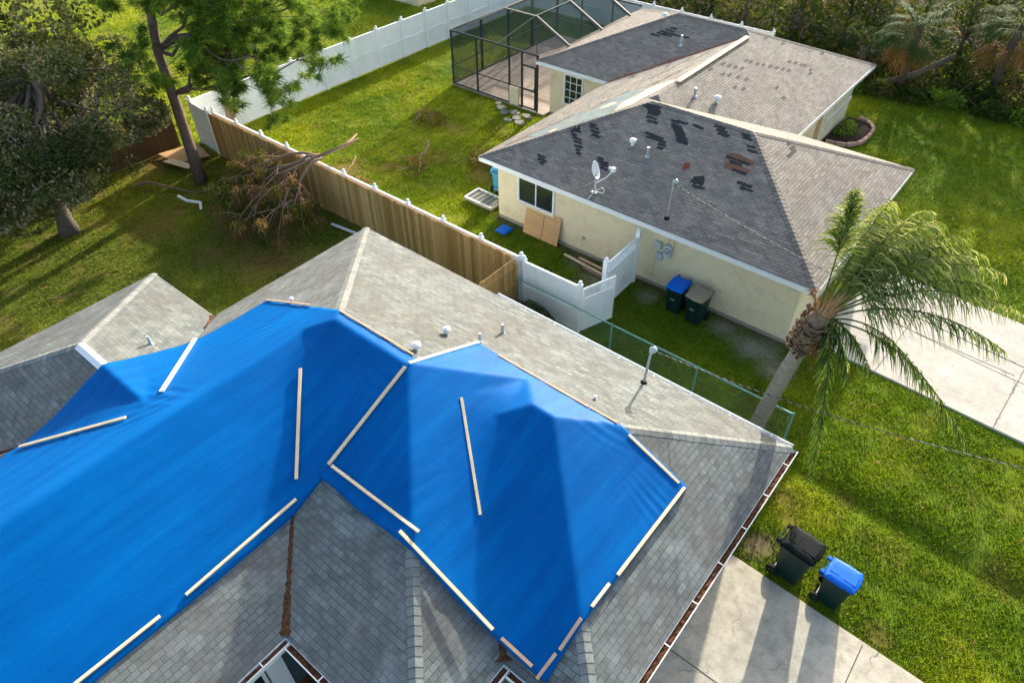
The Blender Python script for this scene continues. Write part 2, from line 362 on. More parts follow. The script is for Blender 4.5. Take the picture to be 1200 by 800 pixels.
# ------------------------------------------------------------ ground
def gz(x, y):
    x = np.asarray(x, dtype=float); y = np.asarray(y, dtype=float)
    z = .05 * (fbm(x, y, .35, 3) - .5) + .02 * (fbm(x, y, 1.4, 5) - .5)
    d = np.abs((y - 12.35) + .03 * (x - 0)) ; z = z - .10 * np.exp(-(d / .28) ** 2) * (x > -1.6)
    d2 = np.abs(y - 13.3); z = z + .05 * np.exp(-(d2 / .5) ** 2) * (x > -1.6)
    return z - .03
def gcol(x, y):
    """turf colour: species mix, dry thatch, bare soil, areas tinted for sun and shade"""
    x = np.asarray(x, dtype=float); y = np.asarray(y, dtype=float)
    A = np.array([.116, .195, .009]); B = np.array([.27, .322, .010]); D = np.array([.22, .18, .05]); S = np.array([.19, .10, .045])
    n = fbm(x, y, .45, 1); n2 = fbm(x, y, 1.8, 9); n3 = fbm(x, y, .9, 21)
    back = ((x < -14) & (y > 13)).astype(float); left = ((x < -13) & (y <= 13) & (x > -28)).astype(float); mid = ((x > -15) & (x < -3) & (y > 10) & (y < 17)).astype(float)
    far = ((x > -7) & (y > 20)).astype(float)
    t = np.clip((n - .35) * 2.2 + .25 * back - .25 * mid - .0 * left - .15 * far + (n2 - .5) * .8, 0, 1)  # sun and shade painted in: back yard yellower, strip between houses darker green
    c = A[None, :] * (1 - t[:, None]) + B[None, :] * t[:, None]
    dry = np.clip(np.clip((n2 - .60) * 4, 0, 1) * (.25 + .6 * left + .35 * back) + .30 * left, 0, 1)
    c = c * (1 - dry[:, None]) + D * dry[:, None]
    def spot(cx, cy, r, amt, colr=S):
        nonlocal c
        k = np.clip(1.3 - np.hypot(x - cx, y - cy) / r + (n3 - .5) * 1.6, 0, 1) * amt
        c = c * (1 - k[:, None]) + colr * k[:, None]
    for cx, cy, r, a in ((-18.6, 9.6, 1.5, .8), (-20.6, 10.4, 1.3, .7), (-23.5, 8.2, .9, .5), (-20.3, 8.6, .8, .5), (-21, 15.3, .9, .6), (-17.2, 19.6, 1.1, .75), (-19.2, 18.3, .8, .6), (-20.2, 16.4, .7, .55),
                         (-20.5, 20.8, .6, .6), (-16.6, 18.3, .7, .5), (-28, 11.3, 1.2, .8), (-29, 4.6, 1.8, .8), (3.1, 12.4, .5, .5), (-1.2, 11.4, .5, .6), (4.6, 12.2, .6, .5), (-.1, 12.3, .3, .5), (1.6, 9.5, .3, .5), (-19.6, 13.9, .9, .6)):
        spot(cx, cy, r, a)
    sand = np.array([.36, .33, .27])
    for cx, cy, r, a in ((-4.0, 15.8, .55, .8), (-3.2, 15.3, .45, .8), (-5.2, 16.1, .35, .7), (-7.6, 15.9, .4, .7), (-9.4, 15.7, .6, .7), (-10.4, 16.1, .35, .6)):
        spot(cx, cy, r, a, sand)
    spot(-1.15, 9.95, .38, .95, np.array([.20, .15, .10])); spot(-.9, 11.0, .25, .8)
    k = np.clip(1.0 - np.abs(y - 16.5) * 3.6 + (n3 - .5), 0, 1) * ((x > -14.4) & (x < -3)) * .8
    c = c * (1 - k[:, None]) + np.array([.14, .11, .075]) * k[:, None]
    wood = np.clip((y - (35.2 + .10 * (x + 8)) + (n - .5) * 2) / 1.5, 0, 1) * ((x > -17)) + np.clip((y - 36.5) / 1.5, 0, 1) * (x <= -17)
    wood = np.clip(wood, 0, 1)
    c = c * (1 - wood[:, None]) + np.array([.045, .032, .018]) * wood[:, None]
    return c
def make_ground():
    def ax(a, b, st, ext):
        fine = np.arange(a, b + 1e-6, st); g = []; d = st; v = 0
        while v < ext: d *= 1.5; v += d; g.append(v)
        g = np.array(g); return np.concatenate([a - g[::-1], fine, b + g])
    X = ax(-46, 12, .25, 900); Y = ax(-6, 60, .25, 900)
    gx, gy = np.meshgrid(X, Y); x = gx.ravel(); y = gy.ravel()
    z = gz(x, y)
    nx, ny = len(X), len(Y)
    V = np.stack([x, y, z], 1)
    i = np.arange(nx - 1)[None, :] + nx * np.arange(ny - 1)[:, None]; i = i.ravel()
    Q = np.stack([i, i + 1, i + 1 + nx, i + nx], 1)
    me = bpy.data.meshes.new('lawn'); me.vertices.add(len(V)); me.vertices.foreach_set('co', V.ravel().astype(np.float32))
    me.loops.add(Q.size); me.loops.foreach_set('vertex_index', Q.ravel().astype(np.int32)); me.polygons.add(len(Q))
    me.polygons.foreach_set('loop_start', np.arange(0, Q.size, 4, dtype=np.int32)); me.polygons.foreach_set('loop_total', np.full(len(Q), 4, dtype=np.int32)); me.update()
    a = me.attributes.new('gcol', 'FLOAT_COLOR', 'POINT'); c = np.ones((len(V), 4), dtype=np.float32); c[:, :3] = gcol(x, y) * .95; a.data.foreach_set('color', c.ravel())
    me.polygons.foreach_set('use_smooth', np.ones(len(Q), dtype=bool))
    me.materials.append(M['ground']); o = link('lawn', me); tag(o, None, None, kind='structure')
make_ground()

def struct(mb, name, mat, bevel=0):
    o = mb.build(name, mat, bevel=bevel); o['kind'] = 'structure'; return o
# near driveway: joins the lawn along y~9.2, runs toward -Y
m = MB(); m.prism([(-1.9, 9.33), (-1.51, 9.31), (2.53, 9.12), (2.75, 9.1), (2.6, -16), (-2.0, -16)], -.25, .03); struct(m, 'near_driveway', 'concrete', .01)
m = MB()
m.box((1.405, -3.0, .0335), (.018, 24.2, .003)); m.box((-.30, 6.62, .0337), (3.35, .016, .003)); m.box((2.0, 6.62, .0337), (1.15, .016, .003)); m.box((-.30, 3.6, .0337), (3.35, .016, .003)); m.box((-.3, .6, .0337), (3.35, .016, .003))
struct(m, 'driveway_joint', 'joint')
# neighbour's driveway: rotated about -3 degrees
a = R(-3.2); ca, sa = math.cos(a), math.sin(a)
def dl(u, v): return (-2.56 + u * ca - v * sa, 17.06 + u * sa + v * ca)
m = MB(); m.prism([dl(-.25, 0), dl(16, 0), dl(16, 4.9), dl(-.25, 4.9)], -.25, .035); struct(m, 'neighbour_driveway', 'concrete_nb', .01)
m = MB()
for u in (1.55, 4.6, 7.6):
    p = dl(u, 2.45); m.box((p[0], p[1], .0385), (.016, 4.85, .003), Matrix.Rotation(a, 3, 'Z'))
for u in (-.1, 3.07, 6.1):
    p = dl(u + (.03), 2.4); L = (1.4 if u < 0 else 2.9); p = dl((.85 if u < 0 else u), 2.4); m.box((p[0], p[1], .0387), (1.2 if u < 0 else 2.8, .016, .003), Matrix.Rotation(a, 3, 'Z'))
struct(m, 'driveway_joint', 'joint')

# ------------------------------------------------------------ roofs
NW = [(-14.4, -3.2, 1.6, 10.68, 2.5, .43), (-9, -1.38, 3.55, 10.68, 2.5, .43), (-14.4, -6.3, -14, 10.68, 2.5, .43), (-17.25, -8, -.4, 5.57, 2.5, .43)]
HW = [(-14.75, -3.0, 16.1, 24.3, 2.4, .4), (-14.75, -6.93, 17, 32.35, 2.4, .4), (-18.4, -6.93, 23.96, 32.35, 2.4, .4)]
NE = [(-14.4, 10.68), (-1.38, 10.68), (-1.38, 3.55), (-3.2, 3.55), (-3.2, 1.6), (-6.3, 1.6), (-6.3, -14), (-14.4, -14), (-14.4, -.4), (-17.25, -.4), (-17.25, 5.57), (-14.4, 5.57)]
HE = [(-14.75, 16.1), (-3, 16.1), (-3, 24.3), (-6.93, 24.3), (-6.93, 32.35), (-18.4, 32.35), (-18.4, 23.96), (-14.75, 23.96)]
def rz(W, x, y):
    x = np.asarray(x, dtype=float); y = np.asarray(y, dtype=float); b = np.full(np.broadcast(x, y).shape, -9.)
    for x0, x1, y0, y1, z, m_ in W:
        d = np.minimum(np.minimum(x - x0, x1 - x), np.minimum(y - y0, y1 - y)); b = np.maximum(b, np.where(d >= -.6, z + m_ * d, -9))
    return b
def clip(poly, a, b, c):
    out = []
    for i in range(len(poly)):
        p, q = poly[i], poly[(i + 1) % len(poly)]; dp = a * p[0] + b * p[1] + c; dq = a * q[0] + b * q[1] + c
        if dp >= -1e-9: out.append(p)
        if (dp > 1e-9 and dq < -1e-9) or (dp < -1e-9 and dq > 1e-9):
            t = dp / (dp - dq); out.append((p[0] + t * (q[0] - p[0]), p[1] + t * (q[1] - p[1])))
    return out
def area(p): return abs(sum(p[i][0] * p[(i + 1) % len(p)][1] - p[(i + 1) % len(p)][0] * p[i][1] for i in range(len(p)))) / 2 if len(p) > 2 else 0
def planes(w_):
    x0, x1, y0, y1, z, m_ = w_
    return [(m_, 0, z - m_ * x0), (-m_, 0, z + m_ * x1), (0, m_, z - m_ * y0), (0, -m_, z + m_ * y1)]
def roof_faces(W):
    out = []
    for i, w_ in enumerate(W):
        P = planes(w_); x0, x1, y0, y1 = w_[:4]
        for k, pl in enumerate(P):
            poly = [(x0, y0), (x1, y0), (x1, y1), (x0, y1)]
            for j, o_ in enumerate(P):
                if j != k: poly = clip(poly, o_[0] - pl[0], o_[1] - pl[1], o_[2] - pl[2])
            pieces = [poly] if area(poly) > 1e-4 else []
            for j, w2 in enumerate(W):
                if j == i: continue
                e = 1e-6 if j > i else -1e-6
                H_ = [(q[0] - pl[0], q[1] - pl[1], q[2] - pl[2] - e) for q in planes(w2)]
                H_ += [(1, 0, -w2[0]), (-1, 0, w2[1]), (0, 1, -w2[2]), (0, -1, w2[3])]
                new = []
                for pc in pieces:
                    rest = pc
                    for h in H_:
                        outp = clip(rest, -h[0], -h[1], -h[2])
                        if h[0] == 0 and h[1] == 0:
                            if h[2] < 0: outp = rest; rest_in = []
                            else: outp = []; rest_in = rest
                        else: rest_in = clip(rest, *h)
                        if area(outp) > 1e-4: new.append(outp)
                        rest = rest_in
                        if area(rest) < 1e-4: break
                pieces = new
            out += [(pc, pl) for pc in pieces]
    return out
def build_roof(W, name, mat, parent):
    V = []; F = []; UV = []; off = rootloc(parent)
    for pc, (a_, b_, c_) in roof_faces(W):
        if sum(pc[i][0] * pc[(i + 1) % len(pc)][1] - pc[(i + 1) % len(pc)][0] * pc[i][1] for i in range(len(pc))) < 0: pc = pc[::-1]
        n = len(V); sl_ = math.sqrt(1 + a_ * a_ + b_ * b_)
        for x, y in pc:
            V.append(Vector((x, y, a_ * x + b_ * y + c_)) - off)
            UV.append((y + 40.07, abs(x) * sl_ * 1.0 if False else x * (1 if a_ > 0 else -1) * sl_ + 60) if a_ else (x + 40.07, y * (1 if b_ > 0 else -1) * sl_ + 60))
        F.append(list(range(n, n + len(pc))))
    return link(name, mkmesh(name, V, F, M[mat], UV), parent)
def inset(poly, d):
    n = len(poly); A = sum(poly[i][0] * poly[(i + 1) % n][1] - poly[(i + 1) % n][0] * poly[i][1] for i in range(n)); s = 1 if A > 0 else -1; out = []
    for i in range(n):
        p0, p1, p2 = poly[i - 1], poly[i], poly[(i + 1) % n]
        def nrm(a_, b_):
            dx, dy = b_[0] - a_[0], b_[1] - a_[1]; L = math.hypot(dx, dy); return (-dy / L * s, dx / L * s)
        n1, n2 = nrm(p0, p1), nrm(p1, p2); out.append((p1[0] + (n1[0] + n2[0]) * d, p1[1] + (n1[1] + n2[1]) * d))
    return out
def ring(o_, i_, z0, z1):
    m_ = MB(); n = len(o_); V = [(x, y, z) for pl in (o_, i_) for z in (z0, z1) for x, y in pl]; F = []
    for k in range(n):
        q = (k + 1) % n
        F += [[k, q, n + q, n + k], [2 * n + q, 2 * n + k, 3 * n + k, 3 * n + q], [n + k, n + q, 3 * n + q, 3 * n + k], [q, k, 2 * n + k, 2 * n + q]]
    return m_.add(V, F)
def walls(poly, z0, z1):
    n = len(poly); return MB().add([(x, y, z0) for x, y in poly] + [(x, y, z1) for x, y in poly], [[i, (i + 1) % n, n + (i + 1) % n, n + i] for i in range(n)])
def caps(W, lines, name, mat, parent, wd=.12, seg=.145, lift=.006):
    for (ax_, ay), (bx, by) in lines:
        m_ = MB(); tn = []
        L = math.hypot(bx - ax_, by - ay); n = max(1, int(L / seg)); px, py = -(by - ay) / L, (bx - ax_) / L
        for i in range(n):
            jw = wd * rnd.uniform(.92, 1.06); P = []; tt = rnd.uniform(.35, .95)
            for t, lf in ((i / n, lift * 1.25), (i / n + .011 / L, lift * 1.22), ((i + 1) / n + .01, lift * .3)):
                x, y = ax_ + (bx - ax_) * t, ay + (by - ay) * t
                for s_ in (-1, 0, 1):
                    q = (x + px * s_ * jw, y + py * s_ * jw); P.append((q[0], q[1], float(rz(W, *q)) + lf + (.004 if s_ == 0 else 0)))
            e = [(p[0], p[1], p[2] - .008) for p in P[:3]]
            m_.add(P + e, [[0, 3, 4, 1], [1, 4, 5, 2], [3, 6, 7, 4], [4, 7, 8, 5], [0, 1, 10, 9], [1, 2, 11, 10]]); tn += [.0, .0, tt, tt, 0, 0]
        o = m_.build(name, mat, parent); a_ = o.data.attributes.new('tone', 'FLOAT', 'FACE'); a_.data.foreach_set('value', tn)
def patch(W, x, y, lx, ly, lift=.006, ang=0):
    c_, s_ = math.cos(ang), math.sin(ang); P = []
    for a_, b_ in ((-1, -1), (1, -1), (1, 1), (-1, 1)):
        dx, dy = a_ * lx / 2, b_ * ly / 2; q = (x + dx * c_ - dy * s_, y + dx * s_ + dy * c_); P.append((q[0], q[1], float(rz(W, *q)) + lift))
    return P
def gutter(p0, p1, outd, z, parent, name='gutter', fill=True, hang=.95, wd=.11):
    """open trough along the eave: outd is the outward unit normal"""
    m_ = MB(); p0 = Vector((*p0, 0)); p1 = Vector((*p1, 0)); o_ = Vector((*outd, 0)); d = (p1 - p0).normalized()
    prof = [(.006, -.02), (.006, -.12), (.03, -.135), (wd - .02, -.135), (wd, -.07), (wd, -.005), (wd + .018, -.005), (wd + .018, -.02), (wd + .004, -.14), (.0, -.142)]
    V = []; F = []; n = len(prof)
    for p in (p0, p1):
        for a_, b_ in prof: q = p + o_ * a_; V.append((q.x, q.y, z + b_))
    for i in range(n - 1): F.append([i, i + 1, n + i + 1, n + i])
    F += [[0, 1, 2, 3, 4, 5], [n + 5, n + 4, n + 3, n + 2, n + 1, n]]
    m_.add(V, F); g = m_.build(name, 'white', parent)
    L = (p1 - p0).length; k = int(L / hang)
    if k:
        for i in range(1, k + 1):
            q = p0 + d * (L * i / (k + .5)); MB().beam(Vector((q.x, q.y, z - .004)) + o_ * .0, Vector((q.x, q.y, z - .0)) + o_ * (wd + .012), .02, .006).build('hanger', 'white', g)
    if fill:
        f_ = MB(); nn = max(2, int(L / .07)); V = []; F = []
        for i in range(nn + 1):
            q = p0 + d * (L * i / nn * .995 + .003)
            for j in range(4):
                s_ = q + o_ * (.009 + (wd - .016) * j / 3); V.append((s_.x, s_.y, z - .055 + rnd.uniform(-.02, .02)))
        for i in range(nn):
            for j in range(3): F.append([i * 4 + j, i * 4 + j + 1, i * 4 + j + 5, i * 4 + j + 4])
        f_.add(V, F); f_.build('leaf_debris', 'litter', g)
    return g
def vent_pipe(W, x, y, h, r, parent, mat='grey_pvc', name='vent_pipe'):
    z = float(rz(W, x, y)); MB().tube([(x, y, z - .03), (x, y, z + h)], r, 12).tube([(x, y, z - .03), (x, y, z + .03)], [r * 2.1, r * 1.2], 12).build(name, mat, parent)
def box_vent(W, x, y, parent, mat='white', s=1., name='roof_vent'):
    z = float(rz(W, x, y)); m_ = MB(); m_.tube([(x, y, z - .05), (x, y, z + .13 * s)], .06 * s, 12)
    m_.tube([(x, y, z + .10 * s), (x, y, z + .13 * s), (x, y, z + .20 * s), (x, y, z + .235 * s)], [.105 * s, .12 * s, .115 * s, .04 * s], 12); m_.build(name, mat, parent)
def mast(W, x, y, h, parent, lean=(.06, .0)):
    z = float(rz(W, x, y)); top = (x + lean[0], y + lean[1], z + h)
    g = MB().tube([(x, y, z - .05), top], .03, 10).build('service_mast', 'steel', parent)
    MB().tube([(x, y, z - .02), (x, y, z + .05), (x, y, z + .06)], [.09, .06, .036], 12).build('boot_collar', 'rubber', g)
    mm = MB(); mm.tube([(top[0], top[1], top[2] - .05), (top[0] + .01, top[1], top[2] + .05), (top[0] + .05, top[1] - .01, top[2] + .10), (top[0] + .12, top[1] - .03, top[2] + .07)], [.045, .065, .07, .05], 12); mm.build('weatherhead', 'grey_pvc', g, smooth=True)
    return top
def window(parent, c, wv, ht, axis, outn, bars=(1, 0), name='window'):
    """framed window on a wall; axis 'x' or 'y' is the wall's run; outn = sign of the outward normal"""
    u = Vector((1, 0, 0)) if axis == 'x' else Vector((0, 1, 0)); n = Vector((0, outn, 0)) if axis == 'x' else Vector((outn, 0, 0)); c = Vector(c)
    def bx(m_, cu, cz, su, sz, dep, off): 
        p = c + u * cu + Vector((0, 0, cz)) + n * off; d = (su, dep, sz) if axis == 'x' else (dep, su, sz); m_.box(p, d)
    f = MB(); t = .06
    bx(f, 0, ht / 2 - t / 2, wv, t, .07, .02); bx(f, 0, -ht / 2 + t / 2, wv, t, .07, .02); bx(f, wv / 2 - t / 2, 0, t, ht - 2 * t, .07, .02); bx(f, -wv / 2 + t / 2, 0, t, ht - 2 * t, .07, .02)
    g = f.build(name, 'white', parent)
    b_ = MB()
    for i in range(bars[0]): bx(b_, -wv / 2 + wv * (i + 1) / (bars[0] + 1), 0, .04 if bars[0] < 2 else .022, ht - 2 * t, .05, .022)
    for i in range(bars[1]): bx(b_, 0, -ht / 2 + ht * (i + 1) / (bars[1] + 1), wv - 2 * t, .022 if bars[1] > 1 else .04, .044, .02)
    b_.build('mullion', 'white', g)
    p_ = MB(); bx(p_, 0, 0, wv - 2 * t + .01, ht - 2 * t + .01, .012, .008); p_.build('pane', 'glass', g)
    s_ = MB(); bx(s_, 0, -ht / 2 - .035, wv + .12, .06, .11, .03); s_.build('sill', 'white' if False else 'stucco', g)
    return g
# ------------------------------------------------------------ the tarped house
M['felt_dark'] = plain('dark_slate_door_paint', (.05, .075, .08), .5)
nh = empty('tarped_house', (-6, 4, 0), 'grey shingled hip roof house in the foreground, largely covered by blue tarps', 'house')
roof = build_roof(NW, 'roof', 'shingle_near', nh)
y6 = 6.14
caps(NW, [((-14.4, 10.68), (-9.86, y6)), ((-1.38, 10.68), (-4.945, 7.115)), ((-1.38, 3.55), (-4.945, 7.115)), ((-17.25, 5.57), (-14.265, 2.585)), ((-17.25, -.4), (-14.265, 2.585)),
          ((-3.2, 1.6), (-7.72, 6.12)), ((-9.86, y6), (-7.74, y6)), ((-4.945, 7.115), (-6.7, 7.115))], 'ridge_cap', 'cap_near', roof)
zf = lambda x, y: float(rz(NW, x, y)) + .012
MB().add([(x, y, zf(x, y) + (.016 if y == 2.585 else 0)) for x in (-14.25, -13.22) for y in (2.47, 2.585, 2.70)], [[0, 3, 4, 1], [1, 4, 5, 2]]).build('ridge_flashing', 'white', roof)
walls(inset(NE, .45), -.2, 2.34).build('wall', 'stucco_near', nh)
ring([(x, y) for x, y in inset(NE, -.008)], inset(NE, .02), 2.33, 2.492).build('fascia', 'white', nh)
so_ = MB(); so_.add([(x, y, 2.345) for x, y in inset(NE, .015)], [list(range(len(NE)))]); so_.build('soffit', 'soffit', nh)
gutter((-1.38, 3.6), (-1.38, 10.66), (1, 0), 2.5, nh)
gutter((-9.4, 10.68), (-1.40, 10.68), (0, 1), 2.5, nh, fill=False, wd=.085)
gutter((-6.3, -3.), (-6.3, 1.58), (1, 0), 2.5, nh)
gutter((-6.16, 1.6), (-3.22, 1.6), (0, -1), 2.5, nh)
gutter((-3.2, 1.62), (-3.2, 3.53), (1, 0), 2.5, nh)
gutter((-3.06, 3.55), (-1.4, 3.55), (0, -1), 2.5, nh)
# litter in the valleys
def valley_litter(p0, p1, wd):
    L = math.hypot(p1[0] - p0[0], p1[1] - p0[1]); n = int(L / .05); nx, ny = -(p1[1] - p0[1]) / L, (p1[0] - p0[0]) / L
    V = []; F = []
    for i in range(n + 1):
        t = i / n; ww = wd * (.35 + .65 * t ** 3) * (.55 + .8 * rnd.random())
        for j in (-1, -.4, .4, 1):
            q = (p0[0] + (p1[0] - p0[0]) * t + nx * ww * j, p0[1] + (p1[1] - p0[1]) * t + ny * ww * j); zz = float(rz(NW, *q))
            V.append((q[0], q[1], zz + (.004 if abs(j) == 1 else .025 + rnd.uniform(0, .012))))
    for i in range(n):
        for j in range(3): F.append([i * 4 + j, i * 4 + j + 1, i * 4 + j + 5, i * 4 + j + 4])
    MB().add(V, F).build('valley_leaf_litter', 'litter', roof)
valley_litter((-7.85, 3.15), (-6.31, 1.61), .085); valley_litter((-3.5, 3.85), (-3.22, 3.57), .12); valley_litter((-13.3, .62), (-14.38, -.38), .12); valley_litter((-13.9, 5.07), (-14.38, 5.55), .09)
for x, y in ((-8.13, 6.75), (-8.36, 7.84)): box_vent(NW, x, y, nh, s=.8)
vent_pipe(NW, -7.74, 8.22, .26, .035, nh); vent_pipe(NW, -7.81, 9.06, .26, .035, nh); vent_pipe(NW, -13.68, 3.74, .24, .035, nh)
box_vent(NW, -12.3, 6.62, nh, s=.45); box_vent(NW, -4.9, 8.51, nh, s=.35)
top_near = mast(NW, -4.66, 10.14, 1.0, nh)
window(nh, (-6.75, .58, 1.15), 1.1, 1.3, 'y', 1, (1, 2))
window(nh, (-6.75, -2.4, 1.45), 1.3, 1.2, 'y', 1, (1, 2))
# entry: white corner board, recessed dark door and a mulch bed under the eaves of the little courtyard
MB().box((-6.735, 1.335, 1.17), (.06, .33, 2.32)).build('corner_board', 'white', nh, bevel=.006)
dr_ = MB(); dr_.box((-6.735, 1.76, 1.05), (.03, .5, 2.1)); dd = dr_.build('front_door', 'felt_dark', nh); MB().tube([(-6.72, 1.95, 1.0), (-6.66, 1.95, 1.0)], .025, 10).build('handle', 'steel', dd)
mm_ = MB(); mm_.prism([(-6.74, -3), (-3.7, -3), (-3.7, 2.04), (-6.74, 2.04)], -.1, .05); struct(mm_, 'mulch_bed', 'litter')

# ------------------------------------------------------------ the neighbour's house
hh = empty('beige_house', (-9, 20, 0), 'beige stucco house with brown grey storm damaged hip roof, beyond the fences', 'house')
hroof = build_roof(HW, 'roof', 'shingle_nb', hh)
yb = 20.2
caps(HW, [((-14.75, 16.1), (-11.2, 19.65)), ((-3, 16.1), (-7.1, yb)), ((-3, 24.3), (-7.1, yb)), ((-10.4, yb), (-7.1, yb)), ((-18.4, 23.96), (-14.205, 28.155)), ((-6.93, 32.35), (-11.12, 28.155)), ((-14.205, 28.155), (-11.12, 28.155)), ((-18.4, 32.35), (-14.205, 28.155))], 'ridge_cap', 'cap_nb', hroof, wd=.12, lift=.01)
SY = [(-8.28,20.13,0.50),(-8.12,20.01,0.50),(-7.99,19.89,0.50),(-7.87,19.78,0.50),(-8.75,19.78,0.50),(-7.18,20.01,0.60),(-7.07,19.91,0.60),(-6.85,19.67,0.50),(-6.70,19.54,0.60),(-6.98,19.08,1.00),(-6.99,18.96,0.50),(-6.73,18.74,0.60),(-6.37,18.39,0.60),(-6.24,18.26,0.50),(-7.68,18.04,0.40),(-7.60,17.99,0.40),(-7.64,17.92,0.50),(-7.50,17.80,0.50),(-9.81,18.98,0.90),(-9.67,18.87,0.90),(-9.38,18.75,0.40),(-9.36,18.63,0.25),(-10.66,19.98,0.60),(-10.53,20.03,0.70),(-10.56,19.93,0.80),(-10.43,19.88,0.70),(-10.36,19.81,0.60),(-10.36,19.73,0.50),(-10.30,19.58,0.50),(-10.17,19.45,0.50),(-9.51,19.72,0.40),(-9.29,19.76,0.50),(-9.40,19.59,0.50),(-9.31,19.51,0.50),(-9.23,19.45,0.50),(-9.17,19.38,0.50),(-9.10,19.32,0.50),(-9.03,19.25,0.50),(-8.96,19.19,0.45),(-8.91,19.12,0.50),(-8.85,19.07,0.50),(-11.94,18.65,0.40),(-11.81,18.55,0.45),(-11.68,18.43,0.45),(-11.55,18.30,0.45),(-12.36,18.26,0.40),(-12.29,18.23,0.50),(-12.26,18.07,0.20),(-12.07,17.97,0.45),(-11.95,17.85,0.40),(-11.83,17.72,0.45),(-11.76,17.59,0.25),(-11.65,17.49,0.25),(-12.74,16.92,0.40),(-12.61,16.80,0.45),(-12.56,16.70,0.20),(-10.87,17.58,0.30),(-10.71,17.49,0.50),(-10.61,17.40,0.40),(-10.53,17.28,0.40),(-14.42,26.79,0.50),(-14.20,26.92,0.60),(-13.96,26.93,0.60),(-14.18,27.05,0.50),(-13.97,27.18,0.60),(-13.91,27.33,0.40),(-13.34,27.04,0.80),(-13.83,27.04,0.40)]
SX = [(-10.11,26.22,0.35),(-9.98,26.35,0.35),(-9.78,26.50,0.35),(-9.62,26.76,0.35),(-9.42,26.94,0.35),(-9.24,27.15,0.35),(-9.06,27.36,0.35),(-8.88,27.54,0.35),(-10.50,25.01,0.35),(-10.31,25.19,0.35),(-10.14,25.38,0.35),(-9.96,25.57,0.35),(-9.14,28.12,0.35),(-8.95,28.34,0.35),(-8.75,28.53,0.35),(-8.64,28.62,0.35),(-8.39,28.60,0.35),(-8.30,28.37,0.35),(-10.19,24.44,0.35),(-10.03,24.67,0.35),(-9.79,24.91,0.35),(-9.55,25.13,0.35),(-10.41,28.51,0.35),(-9.86,28.97,0.35),(-8.63,30.33,0.35),(-9.56,24.22,0.35),(-9.33,24.48,0.35),(-8.21,25.68,0.35),(-8.64,25.99,0.35),(-10.59,24.18,0.35),(-6.22,21.05,0.40),(-6.15,20.97,0.50),(-6.00,20.86,0.40),(-5.90,20.57,0.70),(-5.65,19.81,0.40)]
def torn(x, y, lx, ly, lift, ang):
    P = patch(HW, x, y, lx, ly, lift, ang); out = []
    for i in range(4):
        p, q = Vector(P[i]), Vector(P[(i + 1) % 4]); k = 4 if (q - p).length > .15 else 2
        for j in range(k):
            v = p.lerp(q, (j + (rnd.uniform(-.25, .25) if j else 0)) / k); v.x += rnd.uniform(-.018, .018); v.y += rnd.uniform(-.018, .018); out.append((v.x, v.y, float(rz(HW, v.x, v.y)) + lift))
    return out
for i, (x, y, l) in enumerate(SY):
    MB().add(torn(x + .02, y, max(.2, l * .78), .095, .004 + .0006 * (i % 5), rnd.uniform(-.03, .03)), [list(range(12))]).build('torn_shingle_patch', 'black', hroof)
for x, y, l in ((-12.35, 18.28, .30), (-7.62, 18.02, .32)): MB().add(torn(x, y, l, .26, .010, .6), [list(range(16))]).build('torn_shingle_patch', 'black', hroof)
for i, (x, y, l) in enumerate(SX[:34]): MB().add(torn(x, y, .095, max(.2, l * .8), .004 + .0006 * (i % 5), rnd.uniform(-.03, .03)), [list(range(12))]).build('torn_shingle_patch', 'black', hroof)
def ragged(poly, n=5, amp=.07):
    out = []
    for i in range(len(poly)):
        p, q = poly[i], poly[(i + 1) % len(poly)]
        for k in range(n): 
            t = k / n; out.append((p[0] + (q[0] - p[0]) * t + rnd.uniform(-amp, amp) * (k > 0), p[1] + (q[1] - p[1]) * t + rnd.uniform(-amp, amp) * (k > 0)))
    return out
def sheet(poly, lift, name, mat):
    m_ = MB(); m_.add([(x, y, float(rz(HW, x, y)) + lift) for x, y in poly], [list(range(len(poly)))]); return m_.build(name, mat, hroof)
def wx(x, y): return 2.4 + .4 * (x + 14.75)
def sheetx(poly, lift, name, mat):
    return MB().add([(x, y, wx(x, y) + lift) for x, y in poly], [list(range(len(poly)))]).build(name, mat, hroof)
sheetx(ragged([(-13.95, 17.75), (-13.95, 18.3), (-13.5, 18.9), (-13.4, 19.7), (-12.95, 20.1), (-12.9, 21.1), (-12.5, 21.9), (-11.85, 22.1), (-11.8, 20.0), (-11.75, 19.35), (-12.6, 18.45), (-13.5, 17.55)], 4, .05), .005, 'exposed_underlayment', 'felt_teal')
sheetx(ragged([(-11.75, 19.6), (-11.95, 20.6), (-11.8, 21.4), (-11.75, 22.0), (-11.3, 22.6), (-11.05, 22.5), (-11.1, 21.6), (-11.3, 20.6), (-11.35, 20.0)], 3, .04), .009, 'bare_decking', 'bare_wood')
sheetx(ragged([(-12.62, 20.1), (-12.6, 20.4), (-12.5, 20.7), (-12.25, 20.65), (-12.23, 20.4), (-12.45, 20.15)], 3, .03), .009, 'bare_decking', 'bare_wood')
sheetx(ragged([(-13.25, 17.95), (-13.2, 18.2), (-13.05, 18.25), (-13.1, 18.0)], 2, .02), .009, 'bare_decking', 'bare_wood')
